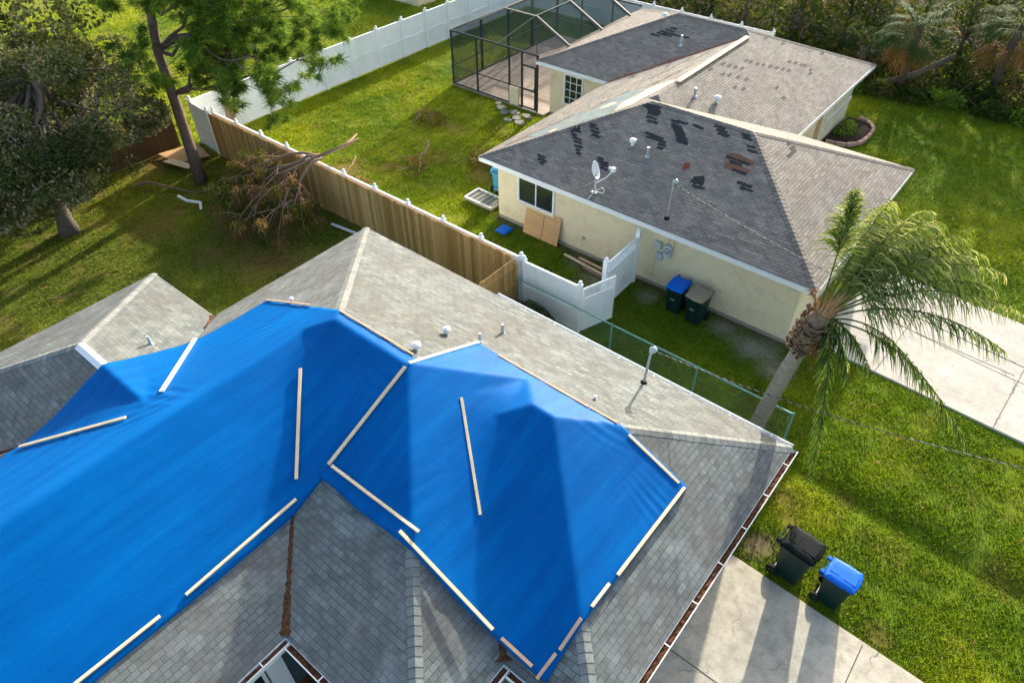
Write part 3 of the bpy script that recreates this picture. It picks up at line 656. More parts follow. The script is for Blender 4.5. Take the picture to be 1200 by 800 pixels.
# dark torn edges running up the left slope
te = MB()
def tear(P, w0):
    V = []; 
    P2 = []
    for a_, b_ in zip(P[:-1], P[1:]):
        for k in range(8): t = k / 8; P2.append((a_[0] + (b_[0] - a_[0]) * t + rnd.uniform(-.035, .035), a_[1] + (b_[1] - a_[1]) * t))
    for x, y in P2: ww = w0 * rnd.uniform(.2, 1.); V += [(x - ww, y, wx(x - ww, y) + .012), (x + ww, y, wx(x + ww, y) + .012)]
    te.add(V, [[2 * i, 2 * i + 1, 2 * i + 3, 2 * i + 2] for i in range(len(P2) - 1)])
tear([(-14.3, 17.0), (-13.97, 18.0), (-13.6, 18.9), (-13.45, 19.7), (-12.98, 20.2), (-12.9, 21.3), (-12.5, 22.0), (-11.9, 22.4), (-11.6, 23.8), (-11.4, 24.6)], .035)
tear([(-14.45, 19.0), (-14.2, 20.5)], .015); tear([(-12.6, 23.2), (-12.3, 24.6), (-12.1, 26.0)], .03); tear([(-11.9, 25.0), (-11.6, 26.8)], .025)
te.build('torn_edge', 'felt_brown', hroof)
sheetrust = sheet(ragged([(-7.40, 19.22), (-6.99, 19.29), (-6.52, 19.24), (-6.45, 19.06), (-6.83, 19.01), (-6.78, 18.93), (-6.46, 18.89), (-6.42, 18.78), (-6.86, 18.69), (-7.21, 18.71), (-7.27, 18.86), (-7.14, 18.92), (-7.34, 19.07)], 2, .02), .0025, 'exposed_brown_underlay', 'rust')
sheet([(-8.36, 18.42), (-8.2, 18.47), (-8.12, 18.38), (-8.17, 18.22), (-8.22, 18.12), (-8.30, 18.25)], .006, 'rust_stain', 'rust_red')
# ridge board left bare on the north-south ridge and needles in the valley
MB().beam((-10.84, 22.2, 3.985), (-10.84, 27.7, 3.985), .20, .05).build('bare_ridge_board', 'bare_wood', hroof, bevel=.01)
vl = MB(); V = []
for i in range(40):
    t = i / 39; x, y = -14.72 + 3.7 * t, 23.96 + (3.73 * t); ww = .06 * rnd.uniform(.4, 1.3) * (1 - .4 * t)
    V += [(x - ww, y + ww * .6, float(rz(HW, x - ww, y + ww * .6)) + .015), (x + ww * .4, y - ww, float(rz(HW, x + ww * .4, y - ww)) + .015)]
vl.add(V, [[2 * i, 2 * i + 1, 2 * i + 3, 2 * i + 2] for i in range(39)]); vl.build('valley_needle_litter', 'rust_red', hroof)
HI = inset(HE, .45)
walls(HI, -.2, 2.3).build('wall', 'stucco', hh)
ring(inset(HI, -.012), inset(HI, .02), -.2, .10).build('wall_base', 'foundation', hh)
ring(inset(HE, -.012), inset(HE, .02), 2.235, 2.392).build('fascia', 'white', hh)
so_ = MB(); so_.add([(x, y, 2.245) for x, y in inset(HE, .015)], [list(range(len(HE)))]); so_.build('soffit', 'soffit', hh)
window(hh, (-12.62, 16.55, 1.48), 1.55, .98, 'x', -1, (1, 0))
window(hh, (-16.7, 24.41, 1.35), .98, 1.35, 'x', -1, (2, 3))
# ridge end side: plywood strip, pale panel on the right-hand wall
b_ = MB(); b_.box((-7.37, 28.2, 1.2), (.03, .55, 1.7)); b_.build('boarded_window', 'plywood', hh)
b_ = MB(); b_.box((-7.37, 30.4, 1.0), (.03, 3., .12)); b_.box((-7.37, 29., 1.35), (.03, .1, 1.8)); b_.build('trim_band', 'white', hh)
b_ = MB(); b_.box((-7.37, 25.3, 1.2), (.03, .7, 1.7)); b_.build('boarded_window', 'plywood', hh)
mc = hh
mt = MB(); mt.box((-7.5, 16.47, 1.5), (.24, .14, .42)); me_ = mt.build('electric_meter', 'grey_pvc', hh, bevel=.01)
MB().tube([(-7.5, 16.40, 1.55), (-7.5, 16.33, 1.55), (-7.5, 16.31, 1.55)], [.085, .085, .06], 16).build('meter_dial', 'steel', me_)
MB().box((-7.85, 16.48, 1.55), (.2, .12, .26)).box((-7.76, 16.49, 1.18), (.2, .12, .24)).build('junction_box', 'grey_pvc', hh, bevel=.008)
cd = MB(); cd.tube([(-7.58, 16.5, 1.7), (-7.58, 16.5, 2.26)], .022, 8); cd.tube([(-7.4, 16.5, 1.7), (-7.4, 16.5, 2.26)], .022, 8); cd.tube([(-7.86, 16.53, 1.4), (-7.92, 16.53, .8), (-8.0, 16.53, .1)], .010, 6); cd.build('conduit', 'stucco', hh)
box_vent(HW, -10.22, 18.42, hh, s=.95); vent_pipe(HW, -9.53, 18.22, .3, .045, hh, 'steel'); vent_pipe(HW, -10.11, 22.17, .3, .05, hh, 'steel'); box_vent(HW, -9.5, 22.73, hh, s=1.05); box_vent(HW, -14.6, 27.75, hh, s=.9); vent_pipe(HW, -13.1, 26.6, .4, .05, hh, 'grey_pvc')
MB().tube([(-10.6, 16.54, .62), (-10.6, 16.47, .62)], .05, 12).build('hose_bib', 'steel', hh)
top_nb = mast(HW, -7.73, 16.5, 1.15, hh, (.03, .03))

# ------------------------------------------------------------ tarps
def sheet_z(gx2, gy2):
    # a tarp spans the valleys instead of folding into them
    base = rz(NW, gx2, gy2); sm = np.zeros_like(base); k = 0
    for r in (.2, .5, .85):
        for a_ in range(10):
            th = a_ * math.pi / 5 + r; xx = np.clip(gx2 + r * math.cos(th), -17, -1.5); yy = np.clip(gy2 + r * math.sin(th), -13, 10.5); sm = sm + rz(NW, xx, yy); k += 1
    return np.maximum(base, sm / k)
def tarp(name, x0, x1, y0, y1, lift, label, centres, seed, edge_soft=.012):
    st = .055; nx = int((x1 - x0) / st) + 1; ny = int((y1 - y0) / st) + 1
    X = np.linspace(x0, x1, nx); Y = np.linspace(y0, y1, ny); gx_, gy_ = np.meshgrid(X, Y)
    e = .05 * (vnoise(gx_, gy_, 1.3, seed) - .5)
    bx = np.minimum(gx_ - x0, x1 - gx_); by = np.minimum(gy_ - y0, y1 - gy_)
    gx2 = gx_ + np.where(bx < .03, e, 0); gy2 = gy_ + np.where(by < .03, e, 0)
    Z = sheet_z(gx2, gy2) + lift
    for _ in range(1):
        P_ = np.pad(Z, 1, mode='edge'); Z = (P_[1:-1, 1:-1] * 4 + P_[:-2, 1:-1] + P_[2:, 1:-1] + P_[1:-1, :-2] + P_[1:-1, 2:]) / 8
    Z = np.maximum(Z + .012, rz(NW, gx2, gy2) + .022)
    wr = .007 * (fbm(gx2, gy2, .9, seed + 3) - .5) + .006 * (vnoise(gx2 * 3.2, gy2 * .6, 1.5, seed + 5) - .5)
    for cx, cy, r, amp, kf, ang, asp in centres:
        c_, s_ = math.cos(R(ang)), math.sin(R(ang)); dx = gx2 - cx; dy = gy2 - cy; u = dx * c_ + dy * s_; v = -dx * s_ + dy * c_
        wr = wr + amp * np.exp(-((u / (r * asp)) ** 2 + (v / r) ** 2)) * np.sin(kf * v * (1 + .25 * u) + 5 * vnoise(gx2, gy2, 1.1, seed + int(ang)))
    edge = np.clip(np.minimum(bx, by) / .25, 0, 1)
    rip = edge_soft * (1 - edge) * np.maximum(0, np.sin(gx2 * 9 + gy2 * 9 + 6 * vnoise(gx2, gy2, .8, seed)))
    Z = Z + np.clip(wr, -.012, .05) * .9 + rip
    V = np.stack([gx2.ravel(), gy2.ravel(), Z.ravel()], 1)
    # hem turned down to the shingles
    ring_i = list(range(nx)) + [nx * j + nx - 1 for j in range(1, ny)] + [nx * (ny - 1) + i for i in range(nx - 2, -1, -1)] + [nx * j for j in range(ny - 2, 0, -1)]
    low = [(V[i][0], V[i][1], float(rz(NW, V[i][0], V[i][1])) + .002) for i in ring_i]
    i = (np.arange(nx - 1)[None, :] + nx * np.arange(ny - 1)[:, None]).ravel(); F = np.stack([i, i + 1, i + 1 + nx, i + nx], 1).tolist()
    n0 = len(V); F += [[ring_i[(k + 1) % len(ring_i)], ring_i[k], n0 + k, n0 + (k + 1) % len(ring_i)] for k in range(len(ring_i))]
    org = Vector((x0, y0, 2.5))
    me = mkmesh(name, [Vector(v) - org for v in V.tolist() + low], F, M['tarp'], smooth=True)
    o = link(name, me); o.location = org; return tag(o, label, 'tarp', 'blue tarps over the roof')
tarp('blue_tarp', -13.2, -7.66, -6, 6.44, .036, 'larger blue tarp over the left wing of the roof, running off the left edge',
     [(-11.2, 2.3, .38, .022, 22, 60, 1.6), (-11.35, 2.9, .35, .016, 24, 20, 1.5), (-12.2, 1.35, .35, .014, 26, 130, .8), (-11.4, 5.6, .55, .012, 26, 55, 1.2), (-7.95, 5.6, .4, .008, 22, 0, 1.2)], 2)
tarp('blue_tarp', -7.72, -2.48, 3.72, 8.06, .062, 'smaller squarish blue tarp over the right hip of the roof, nearer the service mast',
     [(-2.75, 7.3, .35, .010, 30, 170, 1.4), (-5.9, 4.5, .4, .0045, 20, 75, 1.4), (-2.9, 4.2, .4, .008, 22, 120, 1.), (-4.3, 7.75, .3, .008, 26, 10, 2.)], 12)

# ------------------------------------------------------------ battens holding the tarps
def batten(p0, p1, label, mat='batten', wd=.065, lift=.088):
    sz = lambda x, y: float(sheet_z(np.array([x]), np.array([y]))[0])
    a_ = Vector((*p0, sz(*p0) + lift)); b_ = Vector((*p1, sz(*p1) + lift))
    for t in (.15, .3, .5, .7, .85):
        q = a_.lerp(b_, t); need = sz(q.x, q.y) + lift - .015
        if q.z < need: a_.z += (need - q.z); b_.z += (need - q.z)
    m_ = MB(); m_.beam(a_, b_, wd * .82, .032)
    return m_.thing('wooden_batten', mat, a_, label, 'batten', 'wooden battens nailed over the tarps', bevel=.004)
B = batten
B((-11.5, 2.93), (-13.2, 4.52), 'white batten standing free in the blue of the left tarp, from its upper left hem', 'batten_white', .11)
B((-13.08, .56), (-11.36, 2.12), 'tan batten on the left tarp ending at the wrinkles below the dark triangle', 'batten', .08)
B((-13.15, 6.42), (-11.2, 6.44), 'thin batten along the very top hem of the left tarp, on the mottled grey slope', 'batten_pink', .045)
B((-10.05, 6.42), (-7.89, 6.45), 'pinkish batten on the top hem of the left tarp, ending at the two white vents', 'batten_pink', .05)
B((-7.70, 6.16), (-7.66, 8.12), 'white batten on the short upper left hem of the right tarp, by the white vents', 'batten_white', .085)
B((-7.69, 3.94), (-7.69, 6.04), 'long batten along the seam where the two blue tarps overlap', 'batten', .085, .115)
B((-9.62, 4.95), (-8.02, 3.42), 'batten standing upright in the photo in the valley of the left tarp', 'batten', .075)
B((-7.6, 3.95), (-5.42, 4.0), 'batten from the foot of the tarp seam across the top of the dark grey slope', 'batten', .07, .09)
B((-6.62, 6.42), (-4.93, 5.0), 'batten alone in the valley at the middle of the right tarp', 'batten', .065)
B((-7.05, 8.02), (-4.73, 8.0), 'long pinkish batten along the upper hem of the right tarp, by the pale slope', 'batten_pink', .055)
B((-4.7, 8.01), (-4.08, 8.02), 'short pinkish batten at the hip, continuing the upper hem of the right tarp', 'batten_pink', .055)
B((-3.79, 7.99), (-2.62, 7.98), 'pale batten on the right tarp between the hip ridge and its outermost corner', 'batten', .07)
B((-2.50, 8.0), (-2.50, 5.72), 'long pale batten on the right hem of the right tarp, from its outermost corner', 'batten', .075)
B((-2.52, 5.5), (-2.52, 4.98), 'shortest batten on the right hem of the right tarp, second from its outermost corner', 'batten', .07)
B((-2.54, 4.71), (-2.56, 4.17), 'pinkish tan batten on the right hem beside the front hip cap of the grey roof', 'batten_pink', .07)
B((-2.58, 4.1), (-2.62, 3.66), 'batten nearest the bottom corner of the right tarp on its right hem', 'batten_pink', .07)
B((-5.68, 3.80), (-3.58, 3.74), 'long batten on the lower left hem of the right tarp, crossing the grey hip ridge', 'batten', .075)
B((-3.42, 3.76), (-2.78, 3.75), 'short pinkish batten above the corner gutter on the lower hem of the right tarp', 'batten_pink', .07)
B((-7.75, 3.18), (-7.75, .91), 'long batten on the lower hem of the left tarp beside the litter filled valley', 'batten', .07)
B((-7.75, .45), (-7.77, -.95), 'batten on the lower hem of the left tarp, reaching the bottom edge of the photo', 'batten', .07)

# ------------------------------------------------------------ bins
def bin_body(m_, wb, wt, db, dt_, h, n=5, r=.06):
    def rr(w_, d_, z, rad):
        P = []
        for cx, cy, a0 in ((1, 1, 0), (-1, 1, 90), (-1, -1, 180), (1, -1, 270)):
            for k in range(n):
                a_ = R(a0 + 90 * k / (n - 1)); P.append((cx * (w_ / 2 - rad) + rad * math.cos(a_), cy * (d_ / 2 - rad) + rad * math.sin(a_), z))
        return P
    lv_ = [(wb, db, .03, r), (wb + .01, db + .01, .12, r), (wt - .03, dt_ - .03, h - .10, r), (wt, dt_, h - .095, r), (wt, dt_, h - .03, r), (wt + .03, dt_ + .03, h - .028, r), (wt + .03, dt_ + .03, h, r)]
    V = []; N = 4 * n
    for a_ in lv_: V += rr(*a_)
    F = [list(range(N))[::-1], [len(V) - N + k for k in range(N)]]
    for i in range(len(lv_) - 1):
        for k in range(N): k2 = (k + 1) % N; F.append([i * N + k, i * N + k2, (i + 1) * N + k2, (i + 1) * N + k])
    m_.add(V, F)
def make_bin(name, loc, rz_, s, body, lid, label, group=None):
    """front of the bin faces local +Y; wheels, hinge and handle at local -Y"""
    t = empty(name, loc, label, 'wheelie bin', group, rz_)
    b_ = MB(); bin_body(b_, .46 * s, .57 * s, .46 * s, .66 * s, 1.0 * s); 
    b_.box((0, .345 * s, .78 * s), (.30 * s, .02, .035)); bo = b_.build('body', body, t, local=True)
    MB().box((0, .318 * s, .60 * s), (.16 * s, .012, .05 * s)).build('label_plate', 'steel', bo, local=True)
    l_ = MB(); V = []; w2, d2 = .31 * s, .36 * s; z = 1.0 * s
    prof = [(1.0, .004), (1.0, .04), (.95, .065), (.72, .085), (.4, .09)]
    for f_, zz in prof:
        for cx, cy in ((1, 1), (0, 1.06), (-1, 1), (-1, 0), (-1, -1), (0, -1), (1, -1), (1, 0)): 
            q = .93 if abs(cx * cy) > .9 else 1; V.append((cx * w2 * f_ * q, cy * d2 * f_ * q + .01, z + zz * s))
    F = [[i * 8 + k, i * 8 + (k + 1) % 8, (i + 1) * 8 + (k + 1) % 8, (i + 1) * 8 + k] for i in range(4) for k in range(8)] + [[32 + k for k in range(8)], list(range(8))[::-1]]
    F = [f[::-1] if len(f) == 4 else f for f in F]
    l_.add(V, F); l_.box((0, .18 * s, z + .088 * s), (.30 * s, .26 * s, .014)); l_.box((0, -.16 * s, z + .088 * s), (.24 * s, .20 * s, .012))
    l_.box((-.2 * s, -.385 * s, z + .03), (.08 * s, .09 * s, .05)); l_.box((.2 * s, -.385 * s, z + .03), (.08 * s, .09 * s, .05))
    lo_ = l_.build('lid', lid, t, local=True, bevel=.008)
    MB().tube([(-.26 * s, -.42 * s, z - .02), (.26 * s, -.42 * s, z - .02)], .017 * s, 10).box((-.23 * s, -.37 * s, z - .03), (.03, .11 * s, .06)).box((.23 * s, -.37 * s, z - .03), (.03, .11 * s, .06)).build('handle', body, t, local=True)
    for sx in (-1, 1):
        x = sx * .27 * s; w_ = MB().tube([(x - .035 * s, -.27 * s, .125 * s), (x + .035 * s, -.27 * s, .125 * s)], .125 * s, 20).build('wheel', 'rubber', t, local=True, bevel=.006)
        MB().tube([(x - .038 * s, -.27 * s, .125 * s), (x + .038 * s, -.27 * s, .125 * s)], .06 * s, 14).build('hub', body, w_, local=True)
    MB().tube([(-.3 * s, -.27 * s, .125 * s), (.3 * s, -.27 * s, .125 * s)], .013, 8).build('axle', 'steel', t, local=True)
    return t
make_bin('wheelie_bin', (-.37, 9.72, -.01), R(-96), 1.06, 'bin_green', 'bin_black', 'big dark green wheelie bin with black lid on the lawn beside the concrete driveway', 'bins on the lawn by the driveway')
make_bin('wheelie_bin', (.52, 9.68, -.01), R(-92), .92, 'bin_green', 'bin_blue', 'dark green wheelie bin with bright blue lid beside the larger black lidded bin', 'bins on the lawn by the driveway')
make_bin('wheelie_bin', (-6.72, 15.92, -.02), R(182), .93, 'bin_green', 'bin_blue', 'dark green wheelie bin with blue lid against the beige wall of the house', 'bins against the beige wall')
make_bin('wheelie_bin', (-6.0, 15.86, -.02), R(176), .97, 'bin_green', 'bin_tan', 'dark green wheelie bin with dusty tan lid against the beige wall', 'bins against the beige wall')
make_bin('wheelie_bin', (-15.35, 17.9, .05), R(10), .9, 'bin_cyan', 'bin_cyan', 'light blue wheelie bin standing at the back corner of the beige house', None)

# ------------------------------------------------------------ fences
def plank_fence(name, p0, p1, h, mat, label, base=0., post_side=1, jitter=.02, lean=0.):
    p0 = Vector((*p0, base)); p1 = Vector((*p1, base)); L = (p1 - p0).length; d = (p1 - p0).normalized(); n_ = Vector((-d.y, d.x, 0)) * post_side
    t = empty(name, p0, label, 'fence'); m_ = MB(); k = int(L / .1405)
    for i in range(k):
        q = p0 + d * (.1405 * (i + .5)); hh_ = h + rnd.uniform(-jitter, jitter); m_.box(q + Vector((0, 0, hh_ / 2)) + n_ * rnd.uniform(-.006, .006), (.134, .016, hh_), Matrix((d, n_, Vector((0, 0, 1)))).transposed())
    m_.build('board_panel', mat, t)
    for zz in (.3, h * .52, h - .25): 
        r_ = MB(); r_.beam(p0 + Vector((0, 0, zz)) + n_ * .03, p1 + Vector((0, 0, zz)) + n_ * .03, .038, .085); r_.build('rail', mat, t)
    for i in range(int(L / 2.4) + 1):
        q = p0 + d * min(L - .05, i * 2.4 + .05) + n_ * .09; MB().box(q + Vector((0, 0, h / 2 - .05)), (.09, .09, h - .1)).build('post', mat, t)
    return t
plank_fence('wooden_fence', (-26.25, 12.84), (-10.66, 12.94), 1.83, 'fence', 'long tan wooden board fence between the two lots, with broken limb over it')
plank_fence('wooden_fence', (-10.62, 12.92), (-10.62, 10.9), 1.83, 'fence', 'short return of tan boards at the right end of the long wooden fence', post_side=1)
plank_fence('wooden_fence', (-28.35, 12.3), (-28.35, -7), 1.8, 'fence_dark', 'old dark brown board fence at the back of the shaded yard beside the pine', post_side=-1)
def vinyl_fence(name, pts, h, label, span=1.75, cap=True, skipend=False, group=None):
    t = empty(name, (*pts[0], 0), label, 'fence', group)
    for (a_, b_) in zip(pts[:-1], pts[1:]):
        p0, p1 = Vector((*a_, 0)), Vector((*b_, 0)); L = (p1 - p0).length; n = max(1, round(L / span)); d = (p1 - p0).normalized(); nn_ = Vector((-d.y, d.x, 0)); rot = Matrix((d, nn_, Vector((0, 0, 1)))).transposed()
        for i in range(n):
            q0 = p0 + d * (L * i / n); q1 = p0 + d * (L * (i + 1) / n); c_ = (q0 + q1) / 2; l_ = (q1 - q0).length - .12
            m_ = MB(); m_.box(c_ + Vector((0, 0, h / 2)), (l_, .022, h - .16), rot)
            for k in range(int(l_ / .15)): m_.box(c_ + d * (-l_ / 2 + .15 * (k + .5)) + Vector((0, 0, h / 2)), (.140, .028, h - .17), rot)
            m_.build('panel', 'vinyl', t)
            for zz in (.09, h * .48, h - .05): MB().box(c_ + Vector((0, 0, zz)), (l_ + .01, .075, .12), rot).build('rail', 'vinyl', t, bevel=.005)
        for i in range(n + 1):
            if i == 0 and a_ != pts[0]: continue
            q = p0 + d * (L * i / n); vpost(q, h, t)
    return t
def vpost(q, h, parent):
    po = MB().box(q + Vector((0, 0, (h + .06) / 2)), (.135, .135, h + .06)).build('post', 'vinyl', parent, bevel=.006)
    c_ = MB(); z = h + .06; c_.box(q + Vector((0, 0, z + .012)), (.14, .14, .024)); c_.tube([q + Vector((0, 0, z + .02)), q + Vector((0, 0, z + .05)), q + Vector((0, 0, z + .10)), q + Vector((0, 0, z + .135)), q + Vector((0, 0, z + .15))], [.065, .045, .06, .04, .008], 10); c_.build('post_cap', 'vinyl', po)
vinyl_fence('vinyl_fence', [(-27.9, 13.06), (-27.9, 35.35)], 1.82, 'long white vinyl fence crossing behind the sunny back yard and the screen cage')
vinyl_fence('vinyl_fence', [(-27.7, 35.35), (-12.6, 35.35)], 1.66, 'white vinyl fence behind the beige house, its post caps showing over the ridge')
vinyl_fence('vinyl_fence', [(-26.2, 13.06), (-10.5, 13.1)], 1.80, 'white vinyl fence right behind the tan wooden boards, only its post caps visible', span=1.6)
vinyl_fence('vinyl_fence', [(-10.4, 13.1), (-8.42, 13.14)], 1.72, 'short white vinyl fence between the wooden fence and the open gate', span=2.0)
vinyl_fence('vinyl_fence', [(-27.75, 13.0), (-26.4, 12.9)], 1.82, 'white vinyl fence end piece beside the pine trunk in the shady corner', span=1.4)
def lattice(m_, p0, p1, z0, z1):
    p0 = Vector((*p0, 0)); p1 = Vector((*p1, 0)); L = (p1 - p0).length; d = (p1 - p0).normalized(); h = z1 - z0; s_ = .115
    k = -int(h / s_) - 1
    while k * s_ < L:
        for sg in (1, -1):
            a0 = k * s_; b0 = a0 + h; t0 = max(0, -a0 / h); t1 = min(1, (L - a0) / h)
            if t1 > t0:
                za, zb = (z0 + h * t0, z0 + h * t1) if sg > 0 else (z1 - h * t0, z1 - h * t1)
                A_ = p0 + d * (a0 + h * t0); B_ = p0 + d * (a0 + h * t1); m_.beam((A_.x, A_.y, za), (B_.x, B_.y, zb), .012 + .002 * sg, .022, up=d.cross(Vector((0, 0, 1))))
        k += 1
def lat_panel(t, p0, p1, h, nm='panel', z0=.06):
    a_, b_ = Vector((*p0, 0)), Vector((*p1, 0)); d = (b_ - a_).normalized(); nn_ = Vector((-d.y, d.x, 0)); rot = Matrix((d, nn_, Vector((0, 0, 1)))).transposed(); c_ = (a_ + b_) / 2; L = (b_ - a_).length; zs = h - .42
    m_ = MB(); m_.box(c_ + Vector((0, 0, (zs + z0) / 2)), (L - .06, .022, zs - z0), rot)
    for k in range(int((L - .06) / .14)): m_.box(c_ + d * (-L / 2 + .05 + .14 * (k + .5)) + Vector((0, 0, (zs + z0) / 2)), (.13, .030, zs - z0 - .02), rot)
    m_.build(nm, 'vinyl', t)
    f_ = MB()
    for zz in (z0 + .03, zs, h - .04): f_.box(c_ + Vector((0, 0, zz)), (L, .05, .08), rot)
    for e in (a_ + d * .035, b_ - d * .035): f_.box(e + Vector((0, 0, (h + z0) / 2)), (.07, .045, h - z0 - .12), rot)
    f_.build('gate_frame' if nm != 'panel' else 'rail', 'vinyl', t)
    l_ = MB(); lattice(l_, (a_.x + d.x * .05, a_.y + d.y * .05), (b_.x - d.x * .05, b_.y - d.y * .05), zs + .03, h - .07); l_.build('lattice', 'vinyl', t)
gt = empty('vinyl_gate', (-8.38, 13.25, 0), 'white vinyl gate with lattice top standing ajar beside the short white fence', 'gate')
lat_panel(gt, (-8.36, 13.24), (-7.98, 14.32), 1.62, 'gate_leaf')
gf = empty('lattice_fence', (-8.42, 14.45, 0), 'white lattice topped vinyl panel joining the gate to the beige wall', 'fence')
lat_panel(gf, (-8.42, 14.52), (-8.44, 16.2), 1.74)
vpost(Vector((-8.42, 14.45, 0)), 1.78, gf)
pp = MB(); pp.box((-8.45, 16.27, .98), (.13, .13, 1.96)); pq = pp.build('post', 'vinyl', gf, bevel=.006); MB().tube([(-8.45, 16.27, 1.96), (-8.45, 16.27, 2.02), (-8.45, 16.27, 2.06)], [.085, .08, .03], 12).build('post_cap', 'vinyl', pq, smooth=True)
# chain link
cl = empty('chain_link_fence', (-10.5, 12.86, 0), 'low green chain link fence behind the eave, between the two houses', 'fence')
yc = 12.87; MB().tube([(-10.5, yc, 1.2), (-1.94, yc, 1.2)], .024, 8).build('top_rail', 'chain_rail', cl)
for x in (-10.45, -7.12, -4.5, -1.94):
    p = MB().tube([(x, yc, -.1), (x, yc, 1.2), (x, yc, 1.26)], [.03, .03, .012], 10).build('post', 'chain_rail', cl)
wm = MB(); s_ = .085; k = -14
while k * s_ < 8.5:
    for sg in (1, -1):
        a0 = k * s_; t0 = max(0, -a0 / 1.15); t1 = min(1, (8.52 - a0) / 1.15)
        if t1 > t0:
            za, zb = (.03 + 1.15 * t0, .03 + 1.15 * t1) if sg > 0 else (1.18 - 1.15 * t0, 1.18 - 1.15 * t1)
            wm.tube([(-10.46 + a0 + 1.15 * t0, yc + .003 * sg, za), (-10.46 + a0 + 1.15 * t1, yc + .003 * sg, zb)], .0017, 3, cap=False)
    k += 1
wm.build('wire_mesh', 'chain', cl)

# ------------------------------------------------------------ screen cage
cg = empty('screen_enclosure', (-23.5, 24.1, 0), 'dark framed screened patio cage with mansard top on the side of the beige house', 'screen cage')
m = MB(); m.prism([(-23.55, 24.02), (-18.0, 24.02), (-18.0, 32.5), (-23.55, 32.5)], -.2, .05); m.build('patio_floor', 'pavers', cg)
def cbeam(nm, a_, b_, w_=.05, h_=.05, mat='bronze'): MB().beam(a_, b_, w_, h_).build(nm, mat, cg)
zt, zr = 2.55, 3.5
X0, X1, Y0, Y1 = -23.5, -18.35, 24.08, 32.4; XR, YR0, YR1 = -21.5, 25.65, 30.6
for x in (X0, -21.94, -20.0): cbeam('post', (x, Y0, .05), (x, Y0, zt), .07, .07)
for x in (-19.28, -18.42): cbeam('door_post', (x, Y0, .05), (x, Y0, zt), .08 if x > -19 else .05, .08)
for y in (26.2, 28.25, 30.2, Y1): cbeam('post', (X0, y, .05), (X0, y, zt), .14, .06)
for x in (-21.9, -20.0): cbeam('post', (x, Y1, .05), (x, Y1, zt))
for z_, w_ in ((zt, .07), (.92, .04)):
    cbeam('beam', (X0, Y0, z_), (X1, Y0, z_) if z_ > 1 else (-19.3, Y0, z_), w_, w_); cbeam('beam', (X0, Y0, z_), (X0, Y1, z_), w_, w_); cbeam('beam', (X0, Y1, z_), (X1, Y1, z_), w_, w_)
cbeam('base_rail', (X0, Y0, .08), (-19.3, Y0, .08)); cbeam('base_rail', (X0, Y0, .08), (X0, Y1, .08))
cbeam('upper_beam', (XR, YR0, zr), (-19.75, YR0, zr), .06, .05, 'bronze_light'); cbeam('upper_beam', (XR, YR0, zr), (XR, YR1, zr)); cbeam('upper_beam', (XR, YR1, zr), (-19.75, YR1, zr))
for a_, b_ in (((X0 + .2, Y0, zt), (XR, YR0, zr)), ((-20.7, Y0, zt), (-19.78, YR0, zr))): cbeam('hip_beam', a_, b_, .04, .04, 'bronze_light')
cbeam('hip_beam', (-19.75, YR0, zr), (-18.45, Y0, zt), .035, .035)
for y in (YR0, 28.2, YR1): cbeam('roof_beam', (-19.75, y, zr), (-17.9, y, 2.62), .055, .13, 'bronze_light')
for y in (28.2,): cbeam('upper_beam', (XR, y, zr), (-19.75, y, zr), .055, .06, 'bronze_light'); cbeam('upper_beam', (X0, y, zt), (XR, y, zr), .04, .04, 'bronze')
cbeam('upper_beam', (-19.75, YR0, zr), (-19.75, YR1, zr), .05, .05)
dr = MB()
for a_, b_ in (((-19.24, Y0 - .03, .12), (-18.5, Y0 - .03, .12)), ((-19.24, Y0 - .03, 2.0), (-18.5, Y0 - .03, 2.0)), ((-19.24, Y0 - .03, .95), (-18.5, Y0 - .03, .95)), ((-19.24, Y0 - .03, .1), (-19.24, Y0 - .03, 2.02)), ((-18.5, Y0 - .03, .1), (-18.5, Y0 - .03, 2.02))): dr.beam(a_, b_, .07, .07)
dd = dr.build('screen_door', 'bronze', cg); MB().box((-18.56, Y0 - .08, 1.05), (.04, .06, .12)).build('handle', 'steel', dd)
MB().box((-19.72, Y0 - .02, .45), (.52, .06, .85)).build('lower_panel', 'stucco', cg)
sc = MB()
def quad(*P): sc.add(P, [list(range(len(P)))])
quad((X0, Y0, .08), (-19.3, Y0, .08), (-19.3, Y0, zt), (X0, Y0, zt)); quad((X0, Y0, .08), (X0, Y0, zt), (X0, Y1, zt), (X0, Y1, .08)); quad((X0, Y1, .08), (X1, Y1, .08), (X1, Y1, zt), (X0, Y1, zt))
quad((-19.3, Y0, 2.03), (-18.4, Y0, 2.03), (-18.4, Y0, zt), (-19.3, Y0, zt))
quad((X0, Y0, zt), (-18.45, Y0, zt), (-19.75, YR0, zr), (XR, YR0, zr)); quad((X0, Y0, zt), (XR, YR0, zr), (XR, YR1, zr), (X0, Y1, zt)); quad((XR, YR0, zr), (-19.75, YR0, zr), (-19.75, YR1, zr), (XR, YR1, zr))
quad((-19.75, YR0, zr), (-18.0, YR0, 2.65), (-18.0, YR1, 2.65), (-19.75, YR1, zr)); quad((-19.75, YR0, zr), (-18.45, Y0, zt), (-18.0, YR0, 2.65))
sc.build('screen', 'screen', cg)

